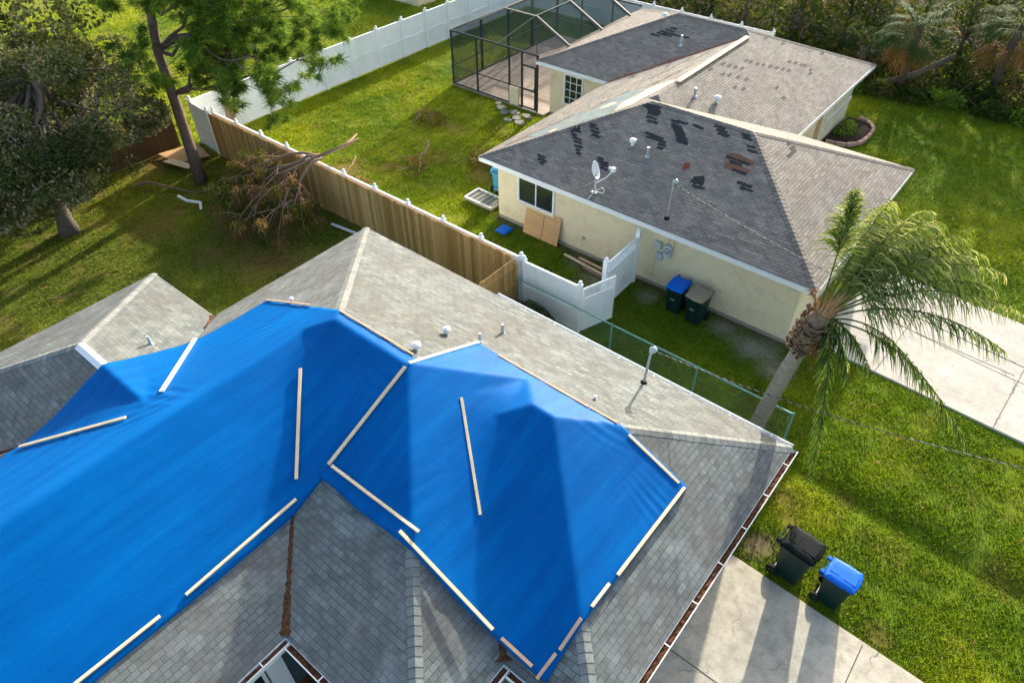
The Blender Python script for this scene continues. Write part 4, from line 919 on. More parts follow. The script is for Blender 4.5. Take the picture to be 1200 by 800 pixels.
# ------------------------------------------------------------ satellite dish
sx_, sy_ = -10.25, 16.42; sz_ = float(rz(HW, sx_, sy_))
ds = empty('satellite_dish', (sx_, sy_, sz_), 'white satellite dish on a tripod at the roof edge of the beige house', 'satellite dish')
MB().tube([(sx_, sy_, sz_ - .03), (sx_, sy_, sz_ + .62), (sx_ + .02, sy_ - .03, sz_ + .70)], .024, 10).tube([(sx_ - .45, sy_ + .02, float(rz(HW, sx_ - .45, sy_ + .02))), (sx_, sy_, sz_ + .42)], .012, 6).tube([(sx_ - .1, sy_ + .42, float(rz(HW, sx_ - .1, sy_ + .42))), (sx_, sy_, sz_ + .42)], .012, 6).box((sx_, sy_, sz_ + .012), (.2, .14, .02)).build('mast', 'steel', ds)
dish = MB(); nrm = Vector((.88, .30, .36)).normalized(); rot = nrm.to_track_quat('Z', 'Y').to_matrix(); V = []; F = []; dc = Vector((sx_ - .10, sy_ - .02, sz_ + .72))
for i in range(8):
    r_ = .29 * i / 7
    for k in range(24): th = k * math.pi / 12; V.append(dc + rot @ Vector((r_ * math.cos(th) * .88, r_ * math.sin(th), .45 * r_ * r_ / .34)))
for sgn in (0, 1):
    pass
n0 = len(V); V += [v - nrm * .012 for v in V]
for i in range(7):
    for k in range(24):
        q = [i * 24 + k, i * 24 + (k + 1) % 24, (i + 1) * 24 + (k + 1) % 24, (i + 1) * 24 + k]; F.append(q); F.append([a_ + n0 for a_ in q][::-1])
for k in range(24): F.append([7 * 24 + k, 7 * 24 + (k + 1) % 24, n0 + 7 * 24 + (k + 1) % 24, n0 + 7 * 24 + k])
dish.add(V, F); dish.build('reflector', 'white', ds, smooth=True)
ar = MB(); ar.tube([(sx_ + .03, sy_, sz_ + .34), (sx_ + .30, sy_ + .12, sz_ + .56), (sx_ + .46, sy_ + .2, sz_ + .80)], .018, 8); ar.build('feed_arm', 'white', ds)
ar = MB(); ar.box((sx_ + .48, sy_ + .2, sz_ + .86), (.13, .12, .13)); ar.tube([(sx_ + .44, sy_ + .18, sz_ + .88), (sx_ + .34, sy_ + .15, sz_ + .90)], .035, 10); ar.build('receiver', 'white', ds, bevel=.01)
cbp = [(sx_ + .03, sy_ - .03, sz_ + .3)] + [(sx_ + .22 + .16 * math.cos(t), sy_ - .05, sz_ + .2 + .1 * math.sin(t)) for t in np.linspace(2.6, 7.5, 14)] + [(sx_ + .02, sy_ - .06, sz_ + .05), (sx_ - .02, 16.08, 2.41)]
MB().tube(cbp, .011, 6).build('coax_cable', 'white', ds)

# ------------------------------------------------------------ cables to the street pole (off to the right)
def cable(a_, b_, sag, r, label, mat='cable', twist=0, group=None):
    a_, b_ = Vector(a_), Vector(b_); n = 40; P = [a_.lerp(b_, i / n) - Vector((0, 0, sag * 4 * (i / n) * (1 - i / n))) for i in range(n + 1)]
    if twist:
        m_ = MB()
        n2 = 260
        for ph, rr_ in ((0, 1.), (2.1, 1.)):
            Q = []
            for i in range(n2 + 1):
                t = i / n2; c_ = a_.lerp(b_, t) - Vector((0, 0, sag * 4 * t * (1 - t))); th = ph + t * twist * 2 * math.pi; Q.append(c_ + Vector((0, math.cos(th), math.sin(th))) * r * 1.05)
            m_.tube(Q, r, 5)
        o = m_.thing('service_cable', mat, a_, label, 'cable', group)
        m2 = MB(); Q = []
        for i in range(n2 + 1):
            t = i / n2; c_ = a_.lerp(b_, t) - Vector((0, 0, sag * 4 * t * (1 - t))); th = 4.2 + t * twist * 2 * math.pi; Q.append(c_ + Vector((0, math.cos(th), math.sin(th))) * r * 1.05)
        m2.tube(Q, r * .8, 5); m2.build('neutral_wire', 'cable_light', o)
        return o
    return MB().tube(P, r, 6).thing('service_cable', mat, a_, label, 'cable', group)
PT = (4.95, 10.8, 6.2)
cable((-7.66, 16.5, float(rz(HW, -7.73, 16.5)) + 1.15), PT, .35, .005, 'twisted service cable from the beige house mast, passing over the palm crown', 'cable', 60)
cable((top_near[0] + .1, top_near[1], top_near[2] + .05), (PT[0] + .1, PT[1] - .3, PT[2] - .2), .45, .005, 'twisted service cable from the tarped roof mast across the palm trunk to the right', 'cable', 60)
cable((-7.66, 16.52, 3.6), (PT[0] + .5, PT[1] + .6, PT[2] - .6), .6, .006, 'thin black wire over the pale neighbour driveway')

# ------------------------------------------------------------ small things on the ground
def slab_thing(name, mat, pts, th, z, label, cat, group=None):
    m_ = MB(); m_.prism(pts, z, z + th); return m_.thing(name, mat, (pts[0][0], pts[0][1], z), label, cat, group, bevel=.003)
def lean_sheet(name, x0, x1, y, h, label, tilt=.25):
    m_ = MB(); m_.add([(x0, y - tilt, 0), (x1, y - tilt, 0), (x1, y, h), (x0, y, h), (x0, y - tilt - .012, 0.0), (x1, y - tilt - .012, 0.0), (x1, y - .014, h + .004), (x0, y - .014, h + .004)], [[3, 2, 1, 0], [4, 5, 6, 7], [0, 1, 5, 4], [1, 2, 6, 5], [2, 3, 7, 6], [3, 0, 4, 7]])
    return m_.thing(name, 'plywood', (x0, y - tilt, 0), label, 'plywood sheet', 'plywood leaning on the beige wall')
lean_sheet('plywood_sheet', -12.98, -12.2, 16.53, 1.02, 'left one of two plywood sheets leaning on the wall under the sliding window')
lean_sheet('plywood_sheet', -12.18, -11.5, 16.53, .98, 'right one of two plywood sheets leaning on the wall under the sliding window')
m = MB(); m.box((-13.52, 15.9, .06), (.46, .5, .03)); m.box((-13.52, 15.9, .085), (.36, .4, .03)); m.thing('plastic_lid', 'bin_blue', (-13.52, 15.9, .03), 'bright blue square plastic lid lying on the grass near the beige wall', 'tray', bevel=.01)  # loose square lid left on the grass
for i, (a_, b_, l_) in enumerate((((-11.0, 16.05, .05), (-9.3, 15.9, .05), 'longest weathered board lying by the wall near the lattice panel'), ((-10.5, 16.2, .05), (-9.1, 16.12, .05), 'pinkish board lying closest to the beige wall by the lattice panel'), ((-10.1, 15.85, .05), (-9.05, 15.72, .06), 'short board lying on the grass side of the other boards by the wall'))):
    MB().beam(a_, b_, .09, .03).thing('loose_board', ['batten', 'batten_pink', 'dead_wood'][i], a_, l_, 'board', 'loose boards by the beige wall')
# pallet-like crate frame at the back corner of the house
cr = empty('crate_frame', (-15.5, 16.9, 0), 'flat grey slatted frame lying on the ground at the back corner of the beige house', 'crate')
m = MB(); m.box((-15.35, 16.95, .07), (1.35, .8, .10)); m.build('slab', 'rock', cr)
m = MB()
for k in range(6): m.box((-15.9 + .22 * k, 16.95, .135), (.05, .72, .03))
m.build('slat', 'felt_teal', cr); m = MB(); m.box((-15.35, 16.58, .14), (1.3, .06, .05)); m.box((-15.35, 17.32, .14), (1.3, .06, .05)); m.box((-15.98, 16.95, .14), (.06, .7, .05)); m.build('edge_board', 'batten_white', cr)
# stepping stones / rubble by the cage door
for i, (x, y, s_) in enumerate(((-20.0, 23.5, .28), (-19.6, 23.2, .24), (-19.2, 23.45, .3), (-18.8, 23.1, .26), (-18.5, 23.5, .3), (-19.0, 22.7, .22), (-18.4, 22.8, .3), (-20.4, 23.75, .2))):
    m = MB(); n = 7; m.prism([(x + s_ * math.cos(2 * math.pi * k / n) * rnd.uniform(.7, 1.1), y + s_ * .8 * math.sin(2 * math.pi * k / n) * rnd.uniform(.7, 1.1)) for k in range(n)], -.03, .045); m.thing('paving_stone', 'rock', (x, y, 0), 'pale irregular paving stone in the grass outside the screen cage door', 'stone', 'paving stones by the screen door', bevel=.01)
# white downspout pieces
m = MB(); m.beam((-18.55, 12.3, .08), (-17.0, 12.5, .09), .09, .06); m.thing('downspout_pipe', 'white', (-18.5, 12.3, .05), 'straight white downspout lying on the lawn behind the roof corner', 'pipe', bevel=.006)
m = MB(); m.beam((-24.25, 9.75, .30), (-23.95, 9.9, .12), .09, .07); m.beam((-23.97, 9.9, .12), (-23.45, 10.15, .12), .09, .07); m.beam((-23.46, 10.15, .12), (-23.15, 9.95, .05), .09, .07); m.thing('bent_downspout', 'white', (-24.2, 9.8, .04), 'small bent piece of white downspout lying on the shaded lawn', 'pipe', bevel=.006)
slab_thing('plywood_sheet', 'plywood', [(-28.1, 11.15), (-26.8, 11.2), (-26.3, 12.4), (-27.7, 12.7)], .04, .12, 'flat plywood sheet on the ground in the corner behind the pine trunk', 'plywood sheet')
slab_thing('plywood_sheet', 'batten', [(-27.3, 10.9), (-26.0, 11.2), (-25.9, 11.55), (-27.2, 11.3)], .03, .17, 'narrow pale offcut board lying across the flat plywood behind the pine', 'plywood sheet')
# planting bed by the far wall
bd = empty('planting_bed', (-6.6, 30.8, 0), 'small mulch bed edged with pinkish blocks by the right hand wall of the beige house', 'planting bed')
m = MB(); m.prism([(-7.3, 29.4), (-6.45, 29.6), (-6.1, 30.2), (-6.05, 31.6), (-6.4, 32.1), (-7.3, 32.2)], -.1, .07); m.build('mulch', 'mulch', bd)
m = MB(); path = [(-7.2, 29.3), (-6.8, 29.35), (-6.4, 29.5), (-6.1, 29.85), (-5.98, 30.25), (-5.95, 30.7), (-5.95, 31.15), (-6.0, 31.6), (-6.2, 31.95), (-6.5, 32.2), (-6.9, 32.35)]
for (a_, b_) in zip(path[:-1], path[1:]): m.beam((*a_, .09), (b_[0] - (b_[0] - a_[0]) * .06, b_[1] - (b_[1] - a_[1]) * .06, .08), .14, .16)
m.build('edging_block', 'brick_edge', bd, bevel=.02)
# outbuilding beyond the back fence
sb = empty('shed', (-34.5, 33, 0), 'pale low building at the top edge beyond the white fence', 'shed')
walls([(-38, 31.2), (-33, 31.2), (-33, 36), (-38, 36)], -.1, 2.0).build('wall', 'stucco', sb)
MB().add([(-38.3, 30.9, 1.98), (-32.7, 30.9, 1.98), (-32.7, 36.3, 1.98), (-38.3, 36.3, 1.98), (-35.5, 33.6, 3.1)], [[0, 1, 4], [1, 2, 4], [2, 3, 4], [3, 0, 4], [3, 2, 1, 0]]).build('roof', 'white', sb)
m = MB(); m.box((-32.98, 33.4, 1.0), (.04, .9, 1.9)); m.build('door', 'felt_teal', sb)
# ------------------------------------------------------------ vegetation
def rand_unit(n):
    v = NR.normal(size=(n, 3)); return v / np.linalg.norm(v, axis=1)[:, None]
def leaf_quads(C, size, aspect=.5, up=0.):
    """one rhombic leaf per centre"""
    n = len(C); a = rand_unit(n); a[:, 2] = a[:, 2] * (1 - up); a /= np.linalg.norm(a, axis=1)[:, None]; b = np.cross(a, rand_unit(n)); b /= np.linalg.norm(b, axis=1)[:, None] + 1e-9
    s = (size * NR.uniform(.6, 1.3, n))[:, None]
    return np.stack([C - a * s, C + b * s * aspect, C + a * s, C - b * s * aspect], 1).reshape(-1, 3)
def crown_points(clumps, per, fill=.62):
    P = []; Tn = []
    for c, r, tn in clumps:
        n = int(per * (r[0] * r[1] * r[2]) ** .667); u = rand_unit(n); k = NR.uniform(fill, 1, n) ** .5
        p = u * k[:, None] * np.array(r); q = p + np.array(c)
        keep = vnoise(q[:, 0] + q[:, 2] * .7, q[:, 1] - q[:, 2] * .5, 2.3, 31) > (.30 if fill < .6 else .40)
        P.append(q[keep]); Tn.append(np.clip(tn + NR.normal(0, .17, n), 0, 1)[keep])
    return np.concatenate(P), np.concatenate(Tn)
def wob(p0, p1, n, amp):
    p0, p1 = np.array(p0, float), np.array(p1, float); P = [p0 + (p1 - p0) * t for t in np.linspace(0, 1, n)]
    return [P[0]] + [p + NR.normal(0, amp, 3) for p in P[1:-1]] + [P[-1]]
def tree(name, base, label, cat, trunk, limbs, clumps, leafmat, barkmat, leaf=.11, per=900, r0=.25, group=None, aspect=.5, twigs=0):
    t = empty(name, base, label, cat, group)
    n = len(trunk); MB().tube(trunk, [r0 * (1.25 if i == 0 else 1) * (1 - .6 * i / (n - 1)) for i in range(n)], 12).build('trunk', barkmat, t, smooth=True)
    m_ = MB()
    for L_, ra, rb in limbs: k = len(L_); m_.tube(L_, [ra + (rb - ra) * i / (k - 1) for i in range(k)], 7)
    if twigs:
        for i in range(twigs):
            c, r, _ = clumps[int(NR.integers(len(clumps)))]; q = np.array(c) + rand_unit(1)[0] * np.array(r) * .95; m_.tube(wob(np.array(c) - .2 * np.array(r), q, 4, .08), [.02, .014, .01, .005], 4, cap=False)
    if m_.V: m_.build('limb', barkmat, t, smooth=True)
    P, Tn = crown_points(clumps, per)
    soup('crown', leaf_quads(P, leaf, aspect), 4, leafmat, t, tone=Tn)
    return t
# big oak at the left
tr = [(-25.6, 6.2, -.1), (-25.65, 6.25, .5), (-25.9, 6.35, 1.4), (-26.1, 6.6, 2.4), (-26.0, 7.0, 3.6), (-26.2, 7.4, 5.0)]
clumps = []; limbs = []
for i in range(120):
    az = NR.uniform(0, 2 * math.pi); rr = 4.7 * math.sqrt(NR.uniform(.02, 1)); zc = NR.uniform(1.9, 5.6) if rr < 3.2 else NR.uniform(1.7, 4.2)
    c = (-26.6 + rr * math.cos(az) * .9, 7.6 + rr * math.sin(az) * 1.05, zc)
    if c[0] > -24.0 and c[2] < 2.3: continue
    if c[0] > -22.9 or c[1] + .75 > .435 * -c[0]: continue
    r = NR.uniform(.6, 1.15); clumps.append((c, (r, r, r * .6), NR.uniform(.2, .95)))
    if i % 2 == 0: s = tr[3 + i % 3]; limbs.append((wob(s, c, 6, .18), .09, .02))
tree('oak_tree', (-25.6, 6.2, 0), 'large dark leafy oak filling the upper left corner above the shaded lawn', 'tree', tr, limbs, clumps, 'oak_leaf', 'bark_grey', .066, 1900, .30, twigs=300)
tree('oak_tree', (-31.5, 2.5, 0), 'dark bushy tree at the left edge behind the oak trunk', 'tree', [(-31.5, 2.5, 0), (-31.6, 2.6, 1.5), (-31.4, 2.8, 3.5)], [], [((-31.5 + NR.uniform(-2, 2), 3 + NR.uniform(-3, 4), NR.uniform(1.2, 4.5)), (1., 1., .8), NR.uniform(.1, .6)) for _ in range(22)], 'oak_leaf', 'bark_grey', .10, 700, .2, twigs=40)
tree('oak_tree', (-33.5, 8.5, 0), 'leafy tree at the top left corner beyond the brown fence', 'tree', [(-33.5, 8.5, 0), (-33.4, 8.6, 1.8), (-33.2, 8.8, 4)], [], [((-33.5 + NR.uniform(-3.5, 3), 8.5 + NR.uniform(-4, 3.5), NR.uniform(1.4, 5.2)), (1.1, 1.1, .9), NR.uniform(.1, .7)) for _ in range(40)], 'oak_leaf', 'bark_grey', .12, 560, .2, twigs=80)
# pine
def pine(base, trunk, limbs, tufts, label, r0):
    t = empty('pine_tree', base, label, 'tree'); n = len(trunk)
    MB().tube(trunk, [r0 * (1.2 if i == 0 else 1) * (1 - .55 * i / (n - 1)) for i in range(n)], 12).build('trunk', 'bark_pine', t, smooth=True)
    m_ = MB()
    for L_, ra, rb in limbs: k = len(L_); m_.tube(L_, [ra + (rb - ra) * i / (k - 1) for i in range(k)], 6)
    m_.build('limb', 'bark_pine', t, smooth=True)
    V = []; Tn = []
    for c, s in tufts:
        k = 85; u = rand_unit(k); u[:, 2] = u[:, 2] * .6 - .05; u /= np.linalg.norm(u, axis=1)[:, None]; L = s * NR.uniform(.6, 1.1, k); w_ = np.cross(u, rand_unit(k)); w_ /= np.linalg.norm(w_, axis=1)[:, None]
        C = np.array(c) + NR.normal(0, s * .16, (k, 3)); tip = C + u * L[:, None] - np.array([0, 0, 1]) * (L * .15)[:, None]
        V.append(np.stack([C - w_ * .014, C + w_ * .014, tip], 1).reshape(-1, 3)); Tn.append(np.clip(NR.normal(.45, .22) + NR.normal(0, .15, k), 0, 1))
    soup('crown', np.concatenate(V), 3, 'pine_leaf', t, tone=np.concatenate(Tn)); return t
ptr = [(-25.04, 11.16, -.1), (-25.1, 11.2, 1.5), (-25.25, 11.3, 3.4), (-25.35, 11.35, 4.9), (-25.1, 11.5, 6.6), (-25.2, 11.7, 8.5), (-25.3, 11.8, 10.)]
limbs = []; tufts = []
def pine_branch(s, e, nt, spread=.9, rr=.07):
    P = wob(s, e, 7, .16); limbs.append((P, rr, .02))
    for i in range(nt):
        k = int(NR.integers(2, 7)); b = np.array(P[k]); q = b + NR.normal(0, spread, 3) * np.array([1, 1, .45]) + (np.array(e) - np.array(s)) * .06; limbs.append((wob(b, q, 4, .07), .022, .008)); tufts.append((q, NR.uniform(.34, .5)))
        for _ in range(5): tufts.append((q + NR.normal(0, .26, 3), NR.uniform(.26, .42)))
for e, n_ in (((-21.6, 15.3, 5.2), 12), ((-20.8, 13.8, 4.9), 10), ((-22.5, 13.2, 5.2), 9), ((-22.8, 16.0, 6.2), 12), ((-21.2, 14.4, 6.4), 12), ((-23.6, 14.2, 7.2), 9), ((-21.2, 12.3, 5.4), 7), ((-24.2, 16.4, 5.6), 9)):
    pine_branch(ptr[2] if e[2] < 5.3 else ptr[3], e, n_)
for _ in range(8): e = (-24.3 + NR.uniform(-.8, 2.4), 12.6 + NR.uniform(-.8, 2.6), NR.uniform(6.5, 8.4)); pine_branch(ptr[4], e, 6, .7)
pine((-25.04, 11.16, 0), ptr, limbs, tufts, 'tall pine leaning over the wooden fence with long needle branches to the right', .22)
for i, (x, y, lab) in enumerate(((-26.9, 14.1, 'bare grey trunked pine just behind the wooden fence corner, right of the leaning pine'), (-31.4, 18.6, 'thinner pale trunk standing farther back in the lawn beyond the white fence'))):
    limbs = []; tufts = []; T_ = [(x, y, -.1), (x - .05, y + .1, 2.5), (x - .1, y, 5), (x, y + .1, 8)]
    for _ in range(6): pine_branch(T_[3], (x + NR.uniform(-2, 2), y + NR.uniform(-2, 2), NR.uniform(7.5, 9.5)), 5, .6)
    pine((x, y, 0), T_, limbs, tufts, lab, .2 if i == 0 else .12)

# broken limb hanging over the fence
bl = empty('fallen_limb', (-19.2, 12.4, 0), 'big broken dead limb draped over the tan wooden fence onto the lawn', 'fallen limb')
m_ = MB(); tips = []
root = np.array((-19.35, 14.15, 2.15)); fork = np.array((-19.5, 13.1, 2.12)); 
m_.tube([root + np.array((-.5, .9, -.1)), root, fork], [.02, .055, .06], 8)
m_.tube([(-19.2, 14.6, 2.25), root, fork + np.array((.1, -.1, .05))], [.02, .06, .06], 7)
ends = [(-22.9, 11.2, .9), (-22.6, 10.6, .5), (-22.2, 11.5, .35), (-21.9, 10.4, .4), (-21.5, 11.0, .3), (-21.2, 9.9, .35), (-20.9, 10.7, .3), (-20.5, 10.0, .3), (-20.2, 10.9, .35), (-19.9, 9.9, .3), (-19.5, 10.4, .4), (-19.2, 9.9, .35), (-18.9, 10.6, .5), (-18.6, 10.2, .4), (-18.35, 11.1, .5), (-22.9, 12.0, .8), (-21.0, 11.8, .6), (-18.9, 11.9, .5), (-20.3, 9.5, .3), (-22.3, 10.0, .35)]
stems = []
for e, sag in (((-21.9, 11.5, 1.1), .35), ((-21.2, 10.9, .8), .45), ((-20.0, 10.8, .8), .35), ((-19.0, 10.9, .8), .3)):
    e = np.array(e); P = []
    for t in np.linspace(0, 1, 9): P.append(fork * (1 - t) + e * t + np.array((0, 0, sag * math.sin(math.pi * t))) + (NR.normal(0, .07, 3) if 0 < t < 1 else 0))
    stems.append(P); m_.tube(P, [.062 - .004 * i for i in range(9)], 7, cap=False)
for e in ends:
    e = np.array(e); P0 = min(stems, key=lambda P: np.linalg.norm(P[-1][:2] - e[:2])); s_ = P0[int(NR.integers(3, 8))]; out = e - s_; sw = np.array((-out[1], out[0], 0)) * NR.uniform(-.3, .3)
    P = [s_]
    for t in (.25, .5, .75, 1): P.append(s_ + out * t + sw * math.sin(math.pi * t) + np.array((0, 0, .28 * math.sin(math.pi * t))) + NR.normal(0, .04, 3))
    m_.tube(P, [.034, .028, .021, .014, .006], 6, cap=False); tips.append(e)
    for _ in range(5):
        b = P[int(NR.integers(1, 4))]; t_ = b + NR.normal(0, .42, 3) * np.array([1, 1, .5]) + np.array((0, -.1, -.15)); t_[2] = max(.12, t_[2]); m_.tube([b, (b + t_) / 2 + NR.normal(0, .08, 3) + np.array((0, 0, .08)), t_], [.015, .011, .005], 5, cap=False); tips.append(t_)
m_.build('branch', 'dead_wood', bl, smooth=True)
V = []; Tn = []
for i, e in enumerate(tips):
    if not (-23.6 < e[0] < -17.9 and 8.8 < e[1] < 12.5): continue
    if e[1] > 12.2: continue
    k = 62; L = .32; tn = NR.uniform(0, 1)
    c = np.array(e) + NR.normal(0, .10, (k, 3)) * np.array([1, 1, .9]); c[:, 2] = np.maximum(.05, c[:, 2]); d = NR.normal(0, .35, (k, 3)); d[:, 2] -= .8; d /= np.linalg.norm(d, axis=1)[:, None]; w_ = np.cross(d, rand_unit(k)); w_ /= np.linalg.norm(w_, axis=1)[:, None]
    tip = c + d * (L * NR.uniform(.4, 1, k))[:, None]; tip[:, 2] = np.maximum(.02, tip[:, 2]); V.append(np.stack([c - w_ * .016, c + w_ * .016, tip], 1).reshape(-1, 3)); Tn.append(np.clip(tn + NR.normal(0, .15, k), 0, 1))
soup('dead_foliage', np.concatenate(V), 3, 'dead_leaf', bl, tone=np.concatenate(Tn))
def twig(loc, pts_list, label):
    m_ = MB()
    for P, r_ in pts_list: m_.tube(P, [r_ * (1 - .7 * i / (len(P) - 1)) for i in range(len(P))], 6)
    m_.thing('fallen_branch', 'dead_wood', loc, label, 'branch', 'fallen branches on the lawns')
twig((-25, 10, 0), [(wob((-26.6, 9.3, .08), (-24.0, 10.9, .1), 6, .06), .06), (wob((-24.3, 10.8, .1), (-22.6, 11.2, .12), 5, .06), .045), (wob((-24.2, 10.9, .1), (-23.2, 12.0, .3), 4, .05), .03), (wob((-23.8, 10.95, .1), (-23.0, 10.3, .1), 4, .05), .025)], 'long forked grey branch lying on the shaded lawn at the foot of the leaning pine')
twig((-20.5, 18, 0), [(wob((-19.9, 18.6, .35), (-19.2, 17.4, .15), 5, .08), .05), (wob((-19.2, 17.4, .15), (-18.6, 16.8, .1), 4, .06), .03), (wob((-19.5, 17.9, .2), (-20.6, 17.0, .12), 4, .08), .02)], 'curved pale branch lying in the sunny back yard right of the broken limb')
twig((-22.5, 20, 0), [(wob((-22.3, 21.0, .4), (-22.0, 20.0, .08), 4, .06), .03), (wob((-22.1, 20.4, .2), (-21.5, 19.2, .08), 4, .06), .02)], 'small forked branch in the middle of the sunny back yard')
twig((-20.8, 15.5, 0), [(wob((-21.3, 15.9, .3), (-20.4, 14.3, .2), 5, .08), .035), (wob((-21.0, 15.3, .2), (-22.0, 14.5, .1), 4, .08), .02)], 'brown branch lying just beyond the white post caps above the broken limb')
twig((-24, 5, 0), [(wob((-22.3, 3.9, .06), (-21.7, 4.9, .08), 4, .04), .02)], 'short twig on the striped shady lawn left of the roof')
# low weedy clumps of debris in the back yard
def bush(name, c, r, n, size, mat, label, cat='bush', group=None, tn=.5, low=True, stems=6, aspect=.45):
    t = empty(name, (c[0], c[1], 0), label, cat, group)
    u = rand_unit(n); u[:, 2] = np.abs(u[:, 2]) if low else u[:, 2]; k = NR.uniform(.3, 1, n) ** .6; P = u * k[:, None] * np.array(r) + np.array(c)
    P = P[vnoise(P[:, 0] * 1.0 + P[:, 2], P[:, 1] + P[:, 2] * .6, 3., 7) > .3]; P[:, 2] = np.maximum(P[:, 2], .03)
    soup('foliage', leaf_quads(P, size, aspect), 4, mat, t, tone=np.clip(tn + NR.normal(0, .2, len(P)), 0, 1))
    m_ = MB()
    for i in range(stems): q = np.array(c) + NR.normal(0, .45, 3) * np.array(r); q[2] = abs(q[2]) + .1; m_.tube([(c[0] + NR.normal(0, .05), c[1] + NR.normal(0, .05), 0), q], [.02, .006], 5, cap=False)
    m_.build('stem', 'dead_wood', t); return t
bush('leaf_debris_pile', (-21.7, 20.6, 0), (1.0, .7, .3), 500, .07, 'dead_leaf', 'brown and green debris clump in the sunny back yard below the white fence', 'debris', tn=.5)
bush('leaf_debris_pile', (-17.0, 19.4, 0), (1.3, .9, .35), 800, .07, 'dead_leaf', 'reddish brown debris clump beside the left eave of the beige house', 'debris', tn=.6)
bush('leaf_debris_pile', (-19.4, 17.0, 0), (.9, .8, .25), 500, .07, 'dead_leaf', 'brown debris clump around the curved pale branch', 'debris', tn=.6)
bush('leaf_debris_pile', (-19.9, 14.6, 0), (1.0, .7, .35), 500, .07, 'dead_leaf', 'reddish debris clump under the broken end of the limb beyond the fence', 'debris', tn=.7)
bush('shrub', (-9.5, 12.45, 0), (.95, .32, 1.05), 4200, .045, 'wood_leaf', 'dark low hedge shrub along the short white fence behind the eave', tn=.35)
bush('shrub', (-7.8, 25.6, 0), (.7, .9, .8), 1500, .06, 'bright_leaf', 'bright green shrub tucked into the corner of the beige house', tn=.6)
bush('shrub', (-6.9, 30.8, 0), (.5, .9, .45), 900, .05, 'bright_leaf', 'yellow green plants growing in the block edged mulch bed', tn=.8)
bush('shrub', (-5.9, 24.9, 0), (.8, .35, .7), 500, .07, 'bright_leaf', 'pale leafy plants showing above the far eave of the beige house', tn=.7)

# ------------------------------------------------------------ the wind-bent palm in front
RV = Vector((CM[0][0], CM[1][0], 0)).normalized(); FV = Vector((-RV.y, RV.x, 0))
pa = empty('palm_tree', (-2.62, 12.6, 0), 'wind bent feathery palm with ringed grey trunk beside the pale driveway', 'palm tree')
T_ = [(-2.68, 12.75, -.1), (-2.62, 12.72, .6), (-2.5, 12.6, 1.6), (-2.36, 12.45, 2.7), (-2.2, 12.25, 3.7), (-2.08, 12.08, 4.3)]
V = []; tb = MB(); Pn = []; Rn = []
for i in range(len(T_) - 1):
    for k in range(12): t = k / 12; Pn.append(Vector(T_[i]).lerp(Vector(T_[i + 1]), t)); Rn.append(.19 - .045 * ((i + t) / 5) + (.010 if k % 2 else 0))
tb.tube(Pn, Rn, 14); tb.build('trunk', 'bark_palm', pa, smooth=True)
C0 = Vector((-2.03, 12.0, 4.75))
bo = MB(); ax = (C0 - Vector(T_[4])).normalized()
bo.tube([Vector(T_[4]), Vector(T_[4]).lerp(C0, .3), Vector(T_[4]).lerp(C0, .65), C0, C0 + ax * .25], [.18, .28, .30, .22, .12], 14)
for i in range(190):
    t = NR.uniform(0, 1.0); c = Vector(T_[4]).lerp(C0, t) + ax * -.05; th = NR.uniform(0, 6.28); s1 = ax.cross(Vector((0, 0, 1))).normalized(); s2 = ax.cross(s1); out = s1 * math.cos(th) + s2 * math.sin(th)
    b0 = c + out * .22; b1 = b0 + out * NR.uniform(.06, .16) + ax * NR.uniform(.08, .22); bo.beam(b0, b1, NR.uniform(.04, .10), .018, up=out)
bo.build('boot_cluster', 'boots', pa)
fib = MB()
for i in range(90):
    th = NR.uniform(0, 6.28); out = RV * math.cos(th) + FV * math.sin(th); b0 = C0 + out * .08 - Vector((0, 0, .1)); h_ = NR.uniform(.25, .85); fib.tube([b0, b0 + Vector((0, 0, h_ * .5)) + out * .06 + RV * .04, b0 + Vector((0, 0, h_)) + out * NR.uniform(.05, .25) + RV * .12], [.009, .007, .002], 3, cap=False)
fib.build('dry_fibre', 'plywood', pa)
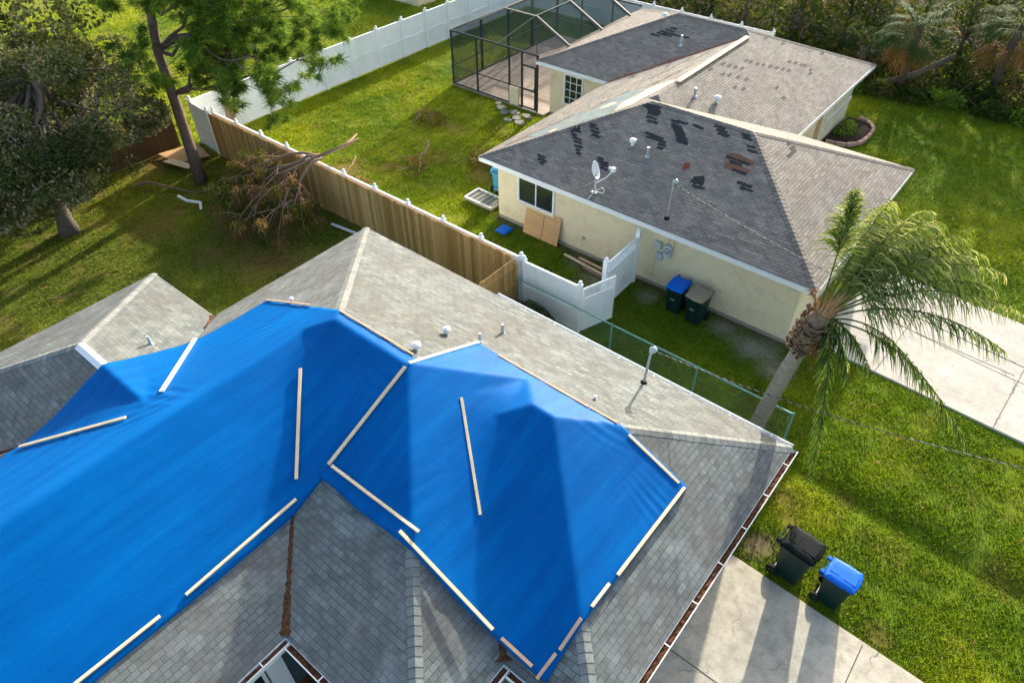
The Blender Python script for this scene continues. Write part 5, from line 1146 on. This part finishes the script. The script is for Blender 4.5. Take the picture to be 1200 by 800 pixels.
def frond(az, reach, dz, arch, n=58, L=.55, mat='palm_leaf', tn=.5, drop=.75, blow=.5, spear=0, start=.2):
    th = R(az); d = RV * math.cos(th) + FV * math.sin(th)
    p0 = C0 + d * .1; p2 = C0 + d * reach + Vector((0, 0, dz)); p1 = C0 + d * reach * .42 + Vector((0, 0, arch))
    def B_(t): return p0 * (1 - t) ** 2 + p1 * 2 * t * (1 - t) + p2 * t * t
    ts = np.linspace(0, 1, 22); spine = [B_(t) for t in ts]
    MB_r.tube(spine, [.019 * (1 - .85 * t) + .003 for t in ts], 5, cap=False)
    V = []; Tn = []
    for i in range(n):
        t = start + (1 - start) * (i + .5) / n; p = B_(t); tg = (B_(min(1, t + .02)) - B_(t - .02)).normalized(); sd_ = tg.cross(Vector((0, 0, 1))); 
        if sd_.length < .1: sd_ = RV.copy()
        sd_.normalize(); ln = L * (math.sin(math.pi * (t * .82 + .12)) ** .6) 
        for s_ in (-1, 1):
            for q in range(2):
                dirv = (sd_ * s_ * NR.uniform(.5, 1.0) + tg * NR.uniform(.3, .8) + Vector((0, 0, -drop * NR.uniform(.3, 1.3))) + RV * blow * NR.uniform(.3, 1.1) + Vector(NR.normal(0, .15, 3))).normalized() if not spear else (sd_ * s_ * NR.uniform(.2, 1) + tg * NR.uniform(.5, 1.2) + Vector(NR.normal(0, .35, 3))).normalized()
                l_ = ln * NR.uniform(.7, 1.1); nrm = dirv.cross(tg); nrm = nrm.normalized() if nrm.length > .01 else Vector((0, 0, 1)); w_ = dirv.cross(Vector(NR.normal(0, 1, 3))).normalized() * .0125
                a_ = p + Vector(NR.normal(0, .01, 3)); m1 = a_ + dirv * l_ * .5; l_ *= (1 if NR.uniform() > .12 else .45); tip = a_ + dirv * l_ + Vector((0, 0, -.35 * l_ * drop))
                V += [a_ - w_ * .5, a_ + w_ * .5, m1 + w_, m1 - w_, m1 - w_, m1 + w_, tip + w_ * .15, tip - w_ * .15]; tt = min(1, max(0, tn + NR.normal(0, .28))); Tn += [tt, tt]
    return soup('frond', np.array([tuple(v) for v in V]), 4, mat, pa, tone=Tn)
def fr(*a_, **k_):
    global MB_r
    MB_r = MB(); f = frond(*a_, **k_); MB_r.build('midrib', 'boots' if k_.get('mat') == 'palm_dead' else 'cap_near' if False else 'palm_rib', f)
M['palm_rib'] = plain('palm_midrib', (.09, .11, .03), .8, .25, 4, spec=0)
fr(84, .42, 2.6, 1.3, n=120, L=.58, spear=1, tn=.6, start=.55)
for a_ in ((38, 3.5, 1.15, 1.9), (26, 3.9, .75, 1.8), (14, 4.2, .35, 1.6), (3, 4.2, -.05, 1.3), (-6, 3.8, -.55, 1.0), (50, 3.0, 1.3, 1.9), (30, 3.0, 1.3, 1.8), (17, 3.4, .8, 1.5), (43, 3.9, .5, 1.5), (8, 3.6, .4, 1.2), (53, 3.6, .7, 1.8), (22, 4.2, .4, 1.9), (34, 4.2, .2, 1.6)):
    fr(*a_, L=.64, n=58, tn=NR.uniform(.5, .9), blow=.4, drop=1.0, start=.2)
fr(-22, 3.7, -2.5, .4, n=50, L=.52, drop=.8, blow=.25, tn=.45, start=.3)
fr(-12, 2.6, -1.5, .5, n=36, L=.45, drop=.9, blow=.2, tn=.5, start=.35)
fr(-70, 1.35, -3.7, .3, n=70, L=.42, drop=1.1, blow=0.1, tn=.25)
fr(-40, .95, -1.15, .25, n=36, L=.40, drop=1.1, blow=.05, tn=.35)
fr(-30, 1.3, -.9, .3, n=30, L=.4, drop=1.1, blow=.05, tn=.35)
fr(-85, .35, -1.1, .05, n=22, L=.16, mat='palm_dead', tn=.4, drop=1.4, blow=0)
fr(-62, .5, -.9, .1, n=20, L=.14, mat='palm_dead', tn=.2, drop=1.4, blow=0)
fr(150, .3, .6, .5, n=14, L=.25, mat='palm_dead', tn=.8, spear=1)

# ------------------------------------------------------------ woodland edge at the upper right
def fan_palm(c, trunk, nf, size, label, tn=.45, r0=.17, dead=10):
    t = empty('fan_palm', (trunk[0][0], trunk[0][1], 0), label, 'palm tree', 'fan palms at the woodland edge')
    MB().tube(trunk, [r0] * len(trunk), 12).build('trunk', 'bark_grey', t, smooth=True)
    for nm, mat, cnt, lo, hi in (('crown', 'fan_leaf', nf, -.55, .95), ('dead_skirt', 'palm_dead', dead, -1.0, -.75)):
        V = []; Tn = []
        for i in range(cnt):
            az = NR.uniform(0, 6.28); el = NR.uniform(lo, hi); d = np.array([math.cos(az) * math.cos(el), math.sin(az) * math.cos(el), math.sin(el)]); hub = np.array(c) + d * size * NR.uniform(.45, .8) - np.array([0, 0, .15 * size]); sd_ = np.cross(d, [0, 0, 1]); sd_ /= np.linalg.norm(sd_) + 1e-6; tt = np.clip(tn + NR.normal(0, .15), 0, 1)
            k = 22; V += [np.array(c), np.array(c) + sd_ * .02, hub + sd_ * .015, hub - sd_ * .015]; Tn.append(tt)
            for j in range(k):
                a_ = (j / (k - 1) - .5) * 3.6; q = d * math.cos(a_) + sd_ * math.sin(a_); q = q + np.array([0, 0, -.12]); L = size * .62 * NR.uniform(.8, 1.1); w_ = np.cross(q, d) ; w_ = np.cross(q, [0, 0, 1]); w_ = w_ / (np.linalg.norm(w_) + 1e-6) * .022
                m1 = hub + q * L * .55; tip = hub + q * L + np.array([0, 0, -.28 * L]); V += [hub, m1 - w_, tip, m1 + w_]; Tn.append(np.clip(tt + NR.normal(0, .08), 0, 1))
        soup(nm, np.array(V), 4, mat, t, tone=Tn)
    return t
fan_palm((-6.3, 34.9, 3.6), [(-6.5, 36.4, -.1), (-6.4, 35.8, 1.6), (-6.3, 35., 3.5)], 26, 1.5, 'large drooping fan palm at the top right, left of the other fan palm', .5)
fan_palm((-2.9, 36.7, 3.7), [(-3.05, 38.6, -.1), (-3., 37.8, 1.6), (-2.9, 36.9, 3.6)], 26, 1.5, 'fan palm in the top right corner with rough leaning trunk', .5)
fan_palm((-8.6, 36.8, 1.6), [(-8.6, 36.9, -.1), (-8.6, 36.8, .8), (-8.6, 36.8, 1.5)], 18, 1.2, 'low fan palm behind the right corner of the beige house roof', .5, dead=4)
fan_palm((-.6, 39.5, 3.0), [(-.6, 39.5, -.1), (-.6, 39.5, 1.6), (-.6, 39.5, 2.9)], 18, 1.2, 'fan palm half hidden at the right edge of the woodland', .4)
fan_palm((-10.2, 38.6, 1.4), [(-10.2, 38.6, -.1), (-10.2, 38.6, .6), (-10.2, 38.6, 1.3)], 14, 1.1, 'small fan palm in the brush above the beige roof', .55, dead=3)
m_ = MB(); m_.tube([(-7.4, 35.9, .25), (-6.0, 36.6, .9), (-4.9, 37.6, 1.7)], [.15, .14, .12], 10); m_.thing('leaning_palm_log', 'bark_grey', (-7.4, 35.9, 0), 'rough palm trunk leaning through the brush between the two big fan palms', 'tree trunk', smooth=True)
looks = [('olive green leafy', .5), ('dark green dense', .2), ('yellowish sparse', .8), ('brownish dry', .95)]
spots = [(-15.8, 39.2, 4.2), (-13.6, 40.6, 5.0), (-12.2, 38.2, 3.2), (-10.9, 41.5, 5.5), (-8.8, 39.8, 4.0), (-7.6, 43.0, 6.0), (-5.2, 40.6, 4.2), (-4.1, 44.0, 6.0), (-1.7, 42.0, 5.0), (1.0, 40.5, 4.6), (2.8, 43.5, 5.5), (-18.8, 41.5, 5.0), (-22.5, 42.0, 5.2), (-26.5, 43.5, 5.0), (-16.6, 45.5, 6.5), (-12.5, 46.5, 6.5), (-9.5, 48, 6.8), (-20.5, 48.5, 7.), (-30, 48, 7.), (-5.5, 49, 7.), (-1, 48.5, 7), (4.8, 47.5, 7), (-25, 52, 7.5), (-15, 53, 7.5)]
where = ['above the white fence behind the beige roof', 'above the white post caps', 'close behind the far ridge of the beige roof', 'left of the grey trunk at the top', 'behind the far right roof corner', 'deep in the woods left of the fan palms', 'behind the leaning palm trunk', 'between the crowns of the two big fan palms', 'above the right hand fan palm trunk', 'at the right edge of the photo', 'beyond the right edge of the woodland', 'behind the back fence above the patio cage', 'farther left along the back fence', 'at the far end of the back fence', 'deep behind the ridge', 'deep above the post caps', 'deep above the far ridge', 'deep behind the cage', 'beyond the back lawn', 'deep behind the fan palms', 'deep in the top right corner', 'deep past the right edge', 'far back on the left', 'far back in the middle']
for i, (x, y, h) in enumerate(spots):
    lk = looks[int(NR.integers(4))] if i > 2 else looks[(i * 2) % 4]
    T_ = [(x, y, -.1), (x + NR.uniform(-.2, .2), y + NR.uniform(-.2, .2), h * .4), (x + NR.uniform(-.4, .4), y, h * .85)]; cl_ = []; lb = []
    for _ in range(15 if y < 45 else 10):
        c = (x + NR.uniform(-1.8, 1.8), y + NR.uniform(-1.6, 1.6), NR.uniform(.9, h)); c = (c[0], max(c[1], 37.0), c[2]); r = NR.uniform(.55, 1.1); cl_.append((c, (r, r, r * .75), np.clip(lk[1] + NR.uniform(-.2, .2), 0, 1))); lb.append((wob(T_[1], c, 4, .1), .04, .01))
    tree('woodland_tree', (x, y, 0), lk[0] + ' small tree ' + where[i], 'tree', T_, lb, cl_, 'wood_leaf', 'bark_grey', .10, 330 if y < 45 else 200, .11, 'trees of the woodland edge', twigs=14)
limbs = []
tree('bare_trunk_tree', (-13.2, 40.2, 0), 'bare pale grey trunk leaning up through the woodland at the top edge', 'tree', [(-13.2, 40.2, -.1), (-13.1, 40.3, 2), (-12.6, 40.4, 4.2), (-12.2, 40.5, 6.5)], [], [((-12.2, 40.5, 6.6), (.9, .9, .5), .4)], 'wood_leaf', 'bark_palm', .1, 300, .17)
bw = ['at the lawn edge nearest the roof corner', 'at the lawn edge below the low fan palm', 'in front of the leaning palm trunk', 'at the lawn edge under the two big fan palms', 'at the lawn edge below the right hand fan palm', 'at the right edge of the photo by the lawn', 'behind the white fence caps', 'just right of the white fence end', 'beyond the right edge of the lawn']
for i, (x, y, r) in enumerate(((-8.6, 35.2, 1.1), (-7.1, 35.6, .9), (-5.7, 35.8, .9), (-4.5, 36.2, 1.0), (-2.4, 36.2, .9), (-.7, 36.4, 1.2), (-11.5, 37.9, 1.3), (-9.6, 37.2, 1.2), (1.4, 37.0, 1.3))):
    bush('shrub', (x, y, 0), (r, r * .7, r * .8), 1100, .075, 'bright_leaf' if i in (0, 3, 5) else 'wood_leaf', ('fresh green' if i in (0, 3, 5) else 'dull green') + ' brush clump ' + bw[i], group='brush along the woodland edge', tn=.35 + .3 * (i % 2))
# undergrowth: nobody could count it
n = 42000; x = NR.uniform(-30, 8, n); y = 35.6 + .08 * (x + 8) + NR.exponential(5.5, n) + 1.0 * fbm(x, x * 0, .5, 4); y = np.where(x < -9.7, np.maximum(y, 36.9) + .0, y); keep = y < 62; x, y = x[keep], y[keep]
hgt = 1.5 * fbm(x, y, .6, 8) ** 1.5 + .15; z = NR.uniform(.02, 1, len(x)) * hgt * np.clip((y - 35.) / 2.5, .25, 1.6)
o = soup('undergrowth', leaf_quads(np.stack([x, y, z], 1), .13, .4), 4, 'wood_leaf', tone=np.clip(fbm(x, y, .8, 12) * 1.3 - .15 + NR.normal(0, .2, len(x)), 0, 1)); tag(o, 'tangled brush and vines on the floor of the woodland', 'undergrowth', kind='stuff')

# ------------------------------------------------------------ grass blades
def inside(poly, x, y):
    r = np.zeros(len(x), bool); n = len(poly)
    for i in range(n):
        (x1, y1), (x2, y2) = poly[i], poly[(i + 1) % n]
        c = ((y1 > y) != (y2 > y)) & (x < (x2 - x1) * (y - y1) / (y2 - y1 + 1e-12) + x1); r ^= c
    return r
def grass_zone(x0, x1, y0, y1, dens, h, wd):
    n = int((x1 - x0) * (y1 - y0) * dens); x = NR.uniform(x0, x1, n); y = NR.uniform(y0, y1, n); ed = (fbm(x, y, 3., 2) - .2) * .22
    bad = inside(inset(HE, .40), x, y) | inside(inset(NE, .40), x, y) | inside([(-1.9, 9.33), (-1.51, 9.31), (2.53, 9.12), (2.75, 9.1), (2.6, -16), (-2., -16)], x, y - ed) | inside([dl(-.25, 0), dl(16, 0), dl(16, 4.9), dl(-.25, 4.9)], x, y + ed) | ((x > -23.5) & (x < -18) & (y > 24) & (y < 32.6))
    c = gcol(x, y); bare = (c[:, 0] > c[:, 1] * 1.0) & (NR.uniform(0, 1, n) < .8)
    dens_n = fbm(x, y, 2.5, 14); ok = ~bad & ~bare & (dens_n > NR.uniform(.15, .5, n)); x, y, c = x[ok], y[ok], c[ok]; n = len(x)
    H_ = h * NR.uniform(.5, 1.35, n) * (.7 + .7 * fbm(x, y, 1.2, 6)); az = NR.uniform(0, 2 * math.pi, n); ln = NR.uniform(.2, .9, n) * H_; ax_ = NR.uniform(0, math.pi, n)
    z = gz(x, y) - .005; P = np.stack([x, y, z], 1); w_ = np.stack([np.cos(ax_), np.sin(ax_), 0 * ax_], 1) * wd * NR.uniform(.6, 1.3, n)[:, None]
    tip = P + np.stack([np.cos(az) * ln, np.sin(az) * ln, H_], 1)
    c = c * NR.uniform(.6, 1.5, n)[:, None] * np.where(NR.uniform(0, 1, n) < .06, 1.0, 1.0)[:, None]; dry = NR.uniform(0, 1, n) < .035; c[dry] = np.array([.34, .28, .13]) * NR.uniform(.6, 1.3, dry.sum())[:, None]
    return np.stack([P - w_, P + w_, tip], 1).reshape(-1, 3), c
ZONES = [(-3.4, 10, 8.9, 17.2, 1300, .065, .012), (-1.5, 10, 4, 9.2, 500, .065, .012), (-15, -2.2, 10.4, 17., 750, .07, .013), (-28.2, -12.5, -6, 13.2, 430, .075, .016), (-27.8, -14., 13.2, 25, 460, .085, .017), (-27.8, -14, 25, 36.5, 130, .09, .022), (-7.6, 9, 21, 37, 330, .08, .02), (-50, -28.2, -4, 50, 60, .12, .035)]
VV = []; CC = []
for zn in ZONES: a_, b_ = grass_zone(*zn); VV.append(a_); CC.append(b_)
o = soup('grass', np.concatenate(VV), 3, 'grass', color=np.concatenate(CC)); tag(o, 'green lawn grass covering the yards around both houses', 'grass', kind='stuff')
# scattered fallen leaves
n = 2600; x = np.concatenate([NR.uniform(-27, -14, n), NR.normal(-19.6, 1.3, 900), NR.normal(-28, .8, 500), NR.uniform(-3, 7, 260), NR.uniform(-27, -15, 900)]); y = np.concatenate([NR.uniform(-3, 13, n), NR.normal(9.8, .9, 900), NR.normal(10.5, 1.5, 500), NR.uniform(9.5, 16, 260), NR.uniform(13.5, 23, 900)])
ok = ~inside(inset(NE, -.1), x, y) & ~((np.abs(y - 12.9) < .35) & (x < -10)) & (np.abs(x + 28.1) > .5); x, y = x[ok], y[ok]
o = soup('fallen_leaves', leaf_quads(np.stack([x, y, gz(x, y) + .05], 1), .045, .5, .8), 4, 'dead_leaf', tone=NR.uniform(.4, 1, len(x))); tag(o, 'scattered brown fallen leaves on the lawns', 'leaves', kind='stuff')
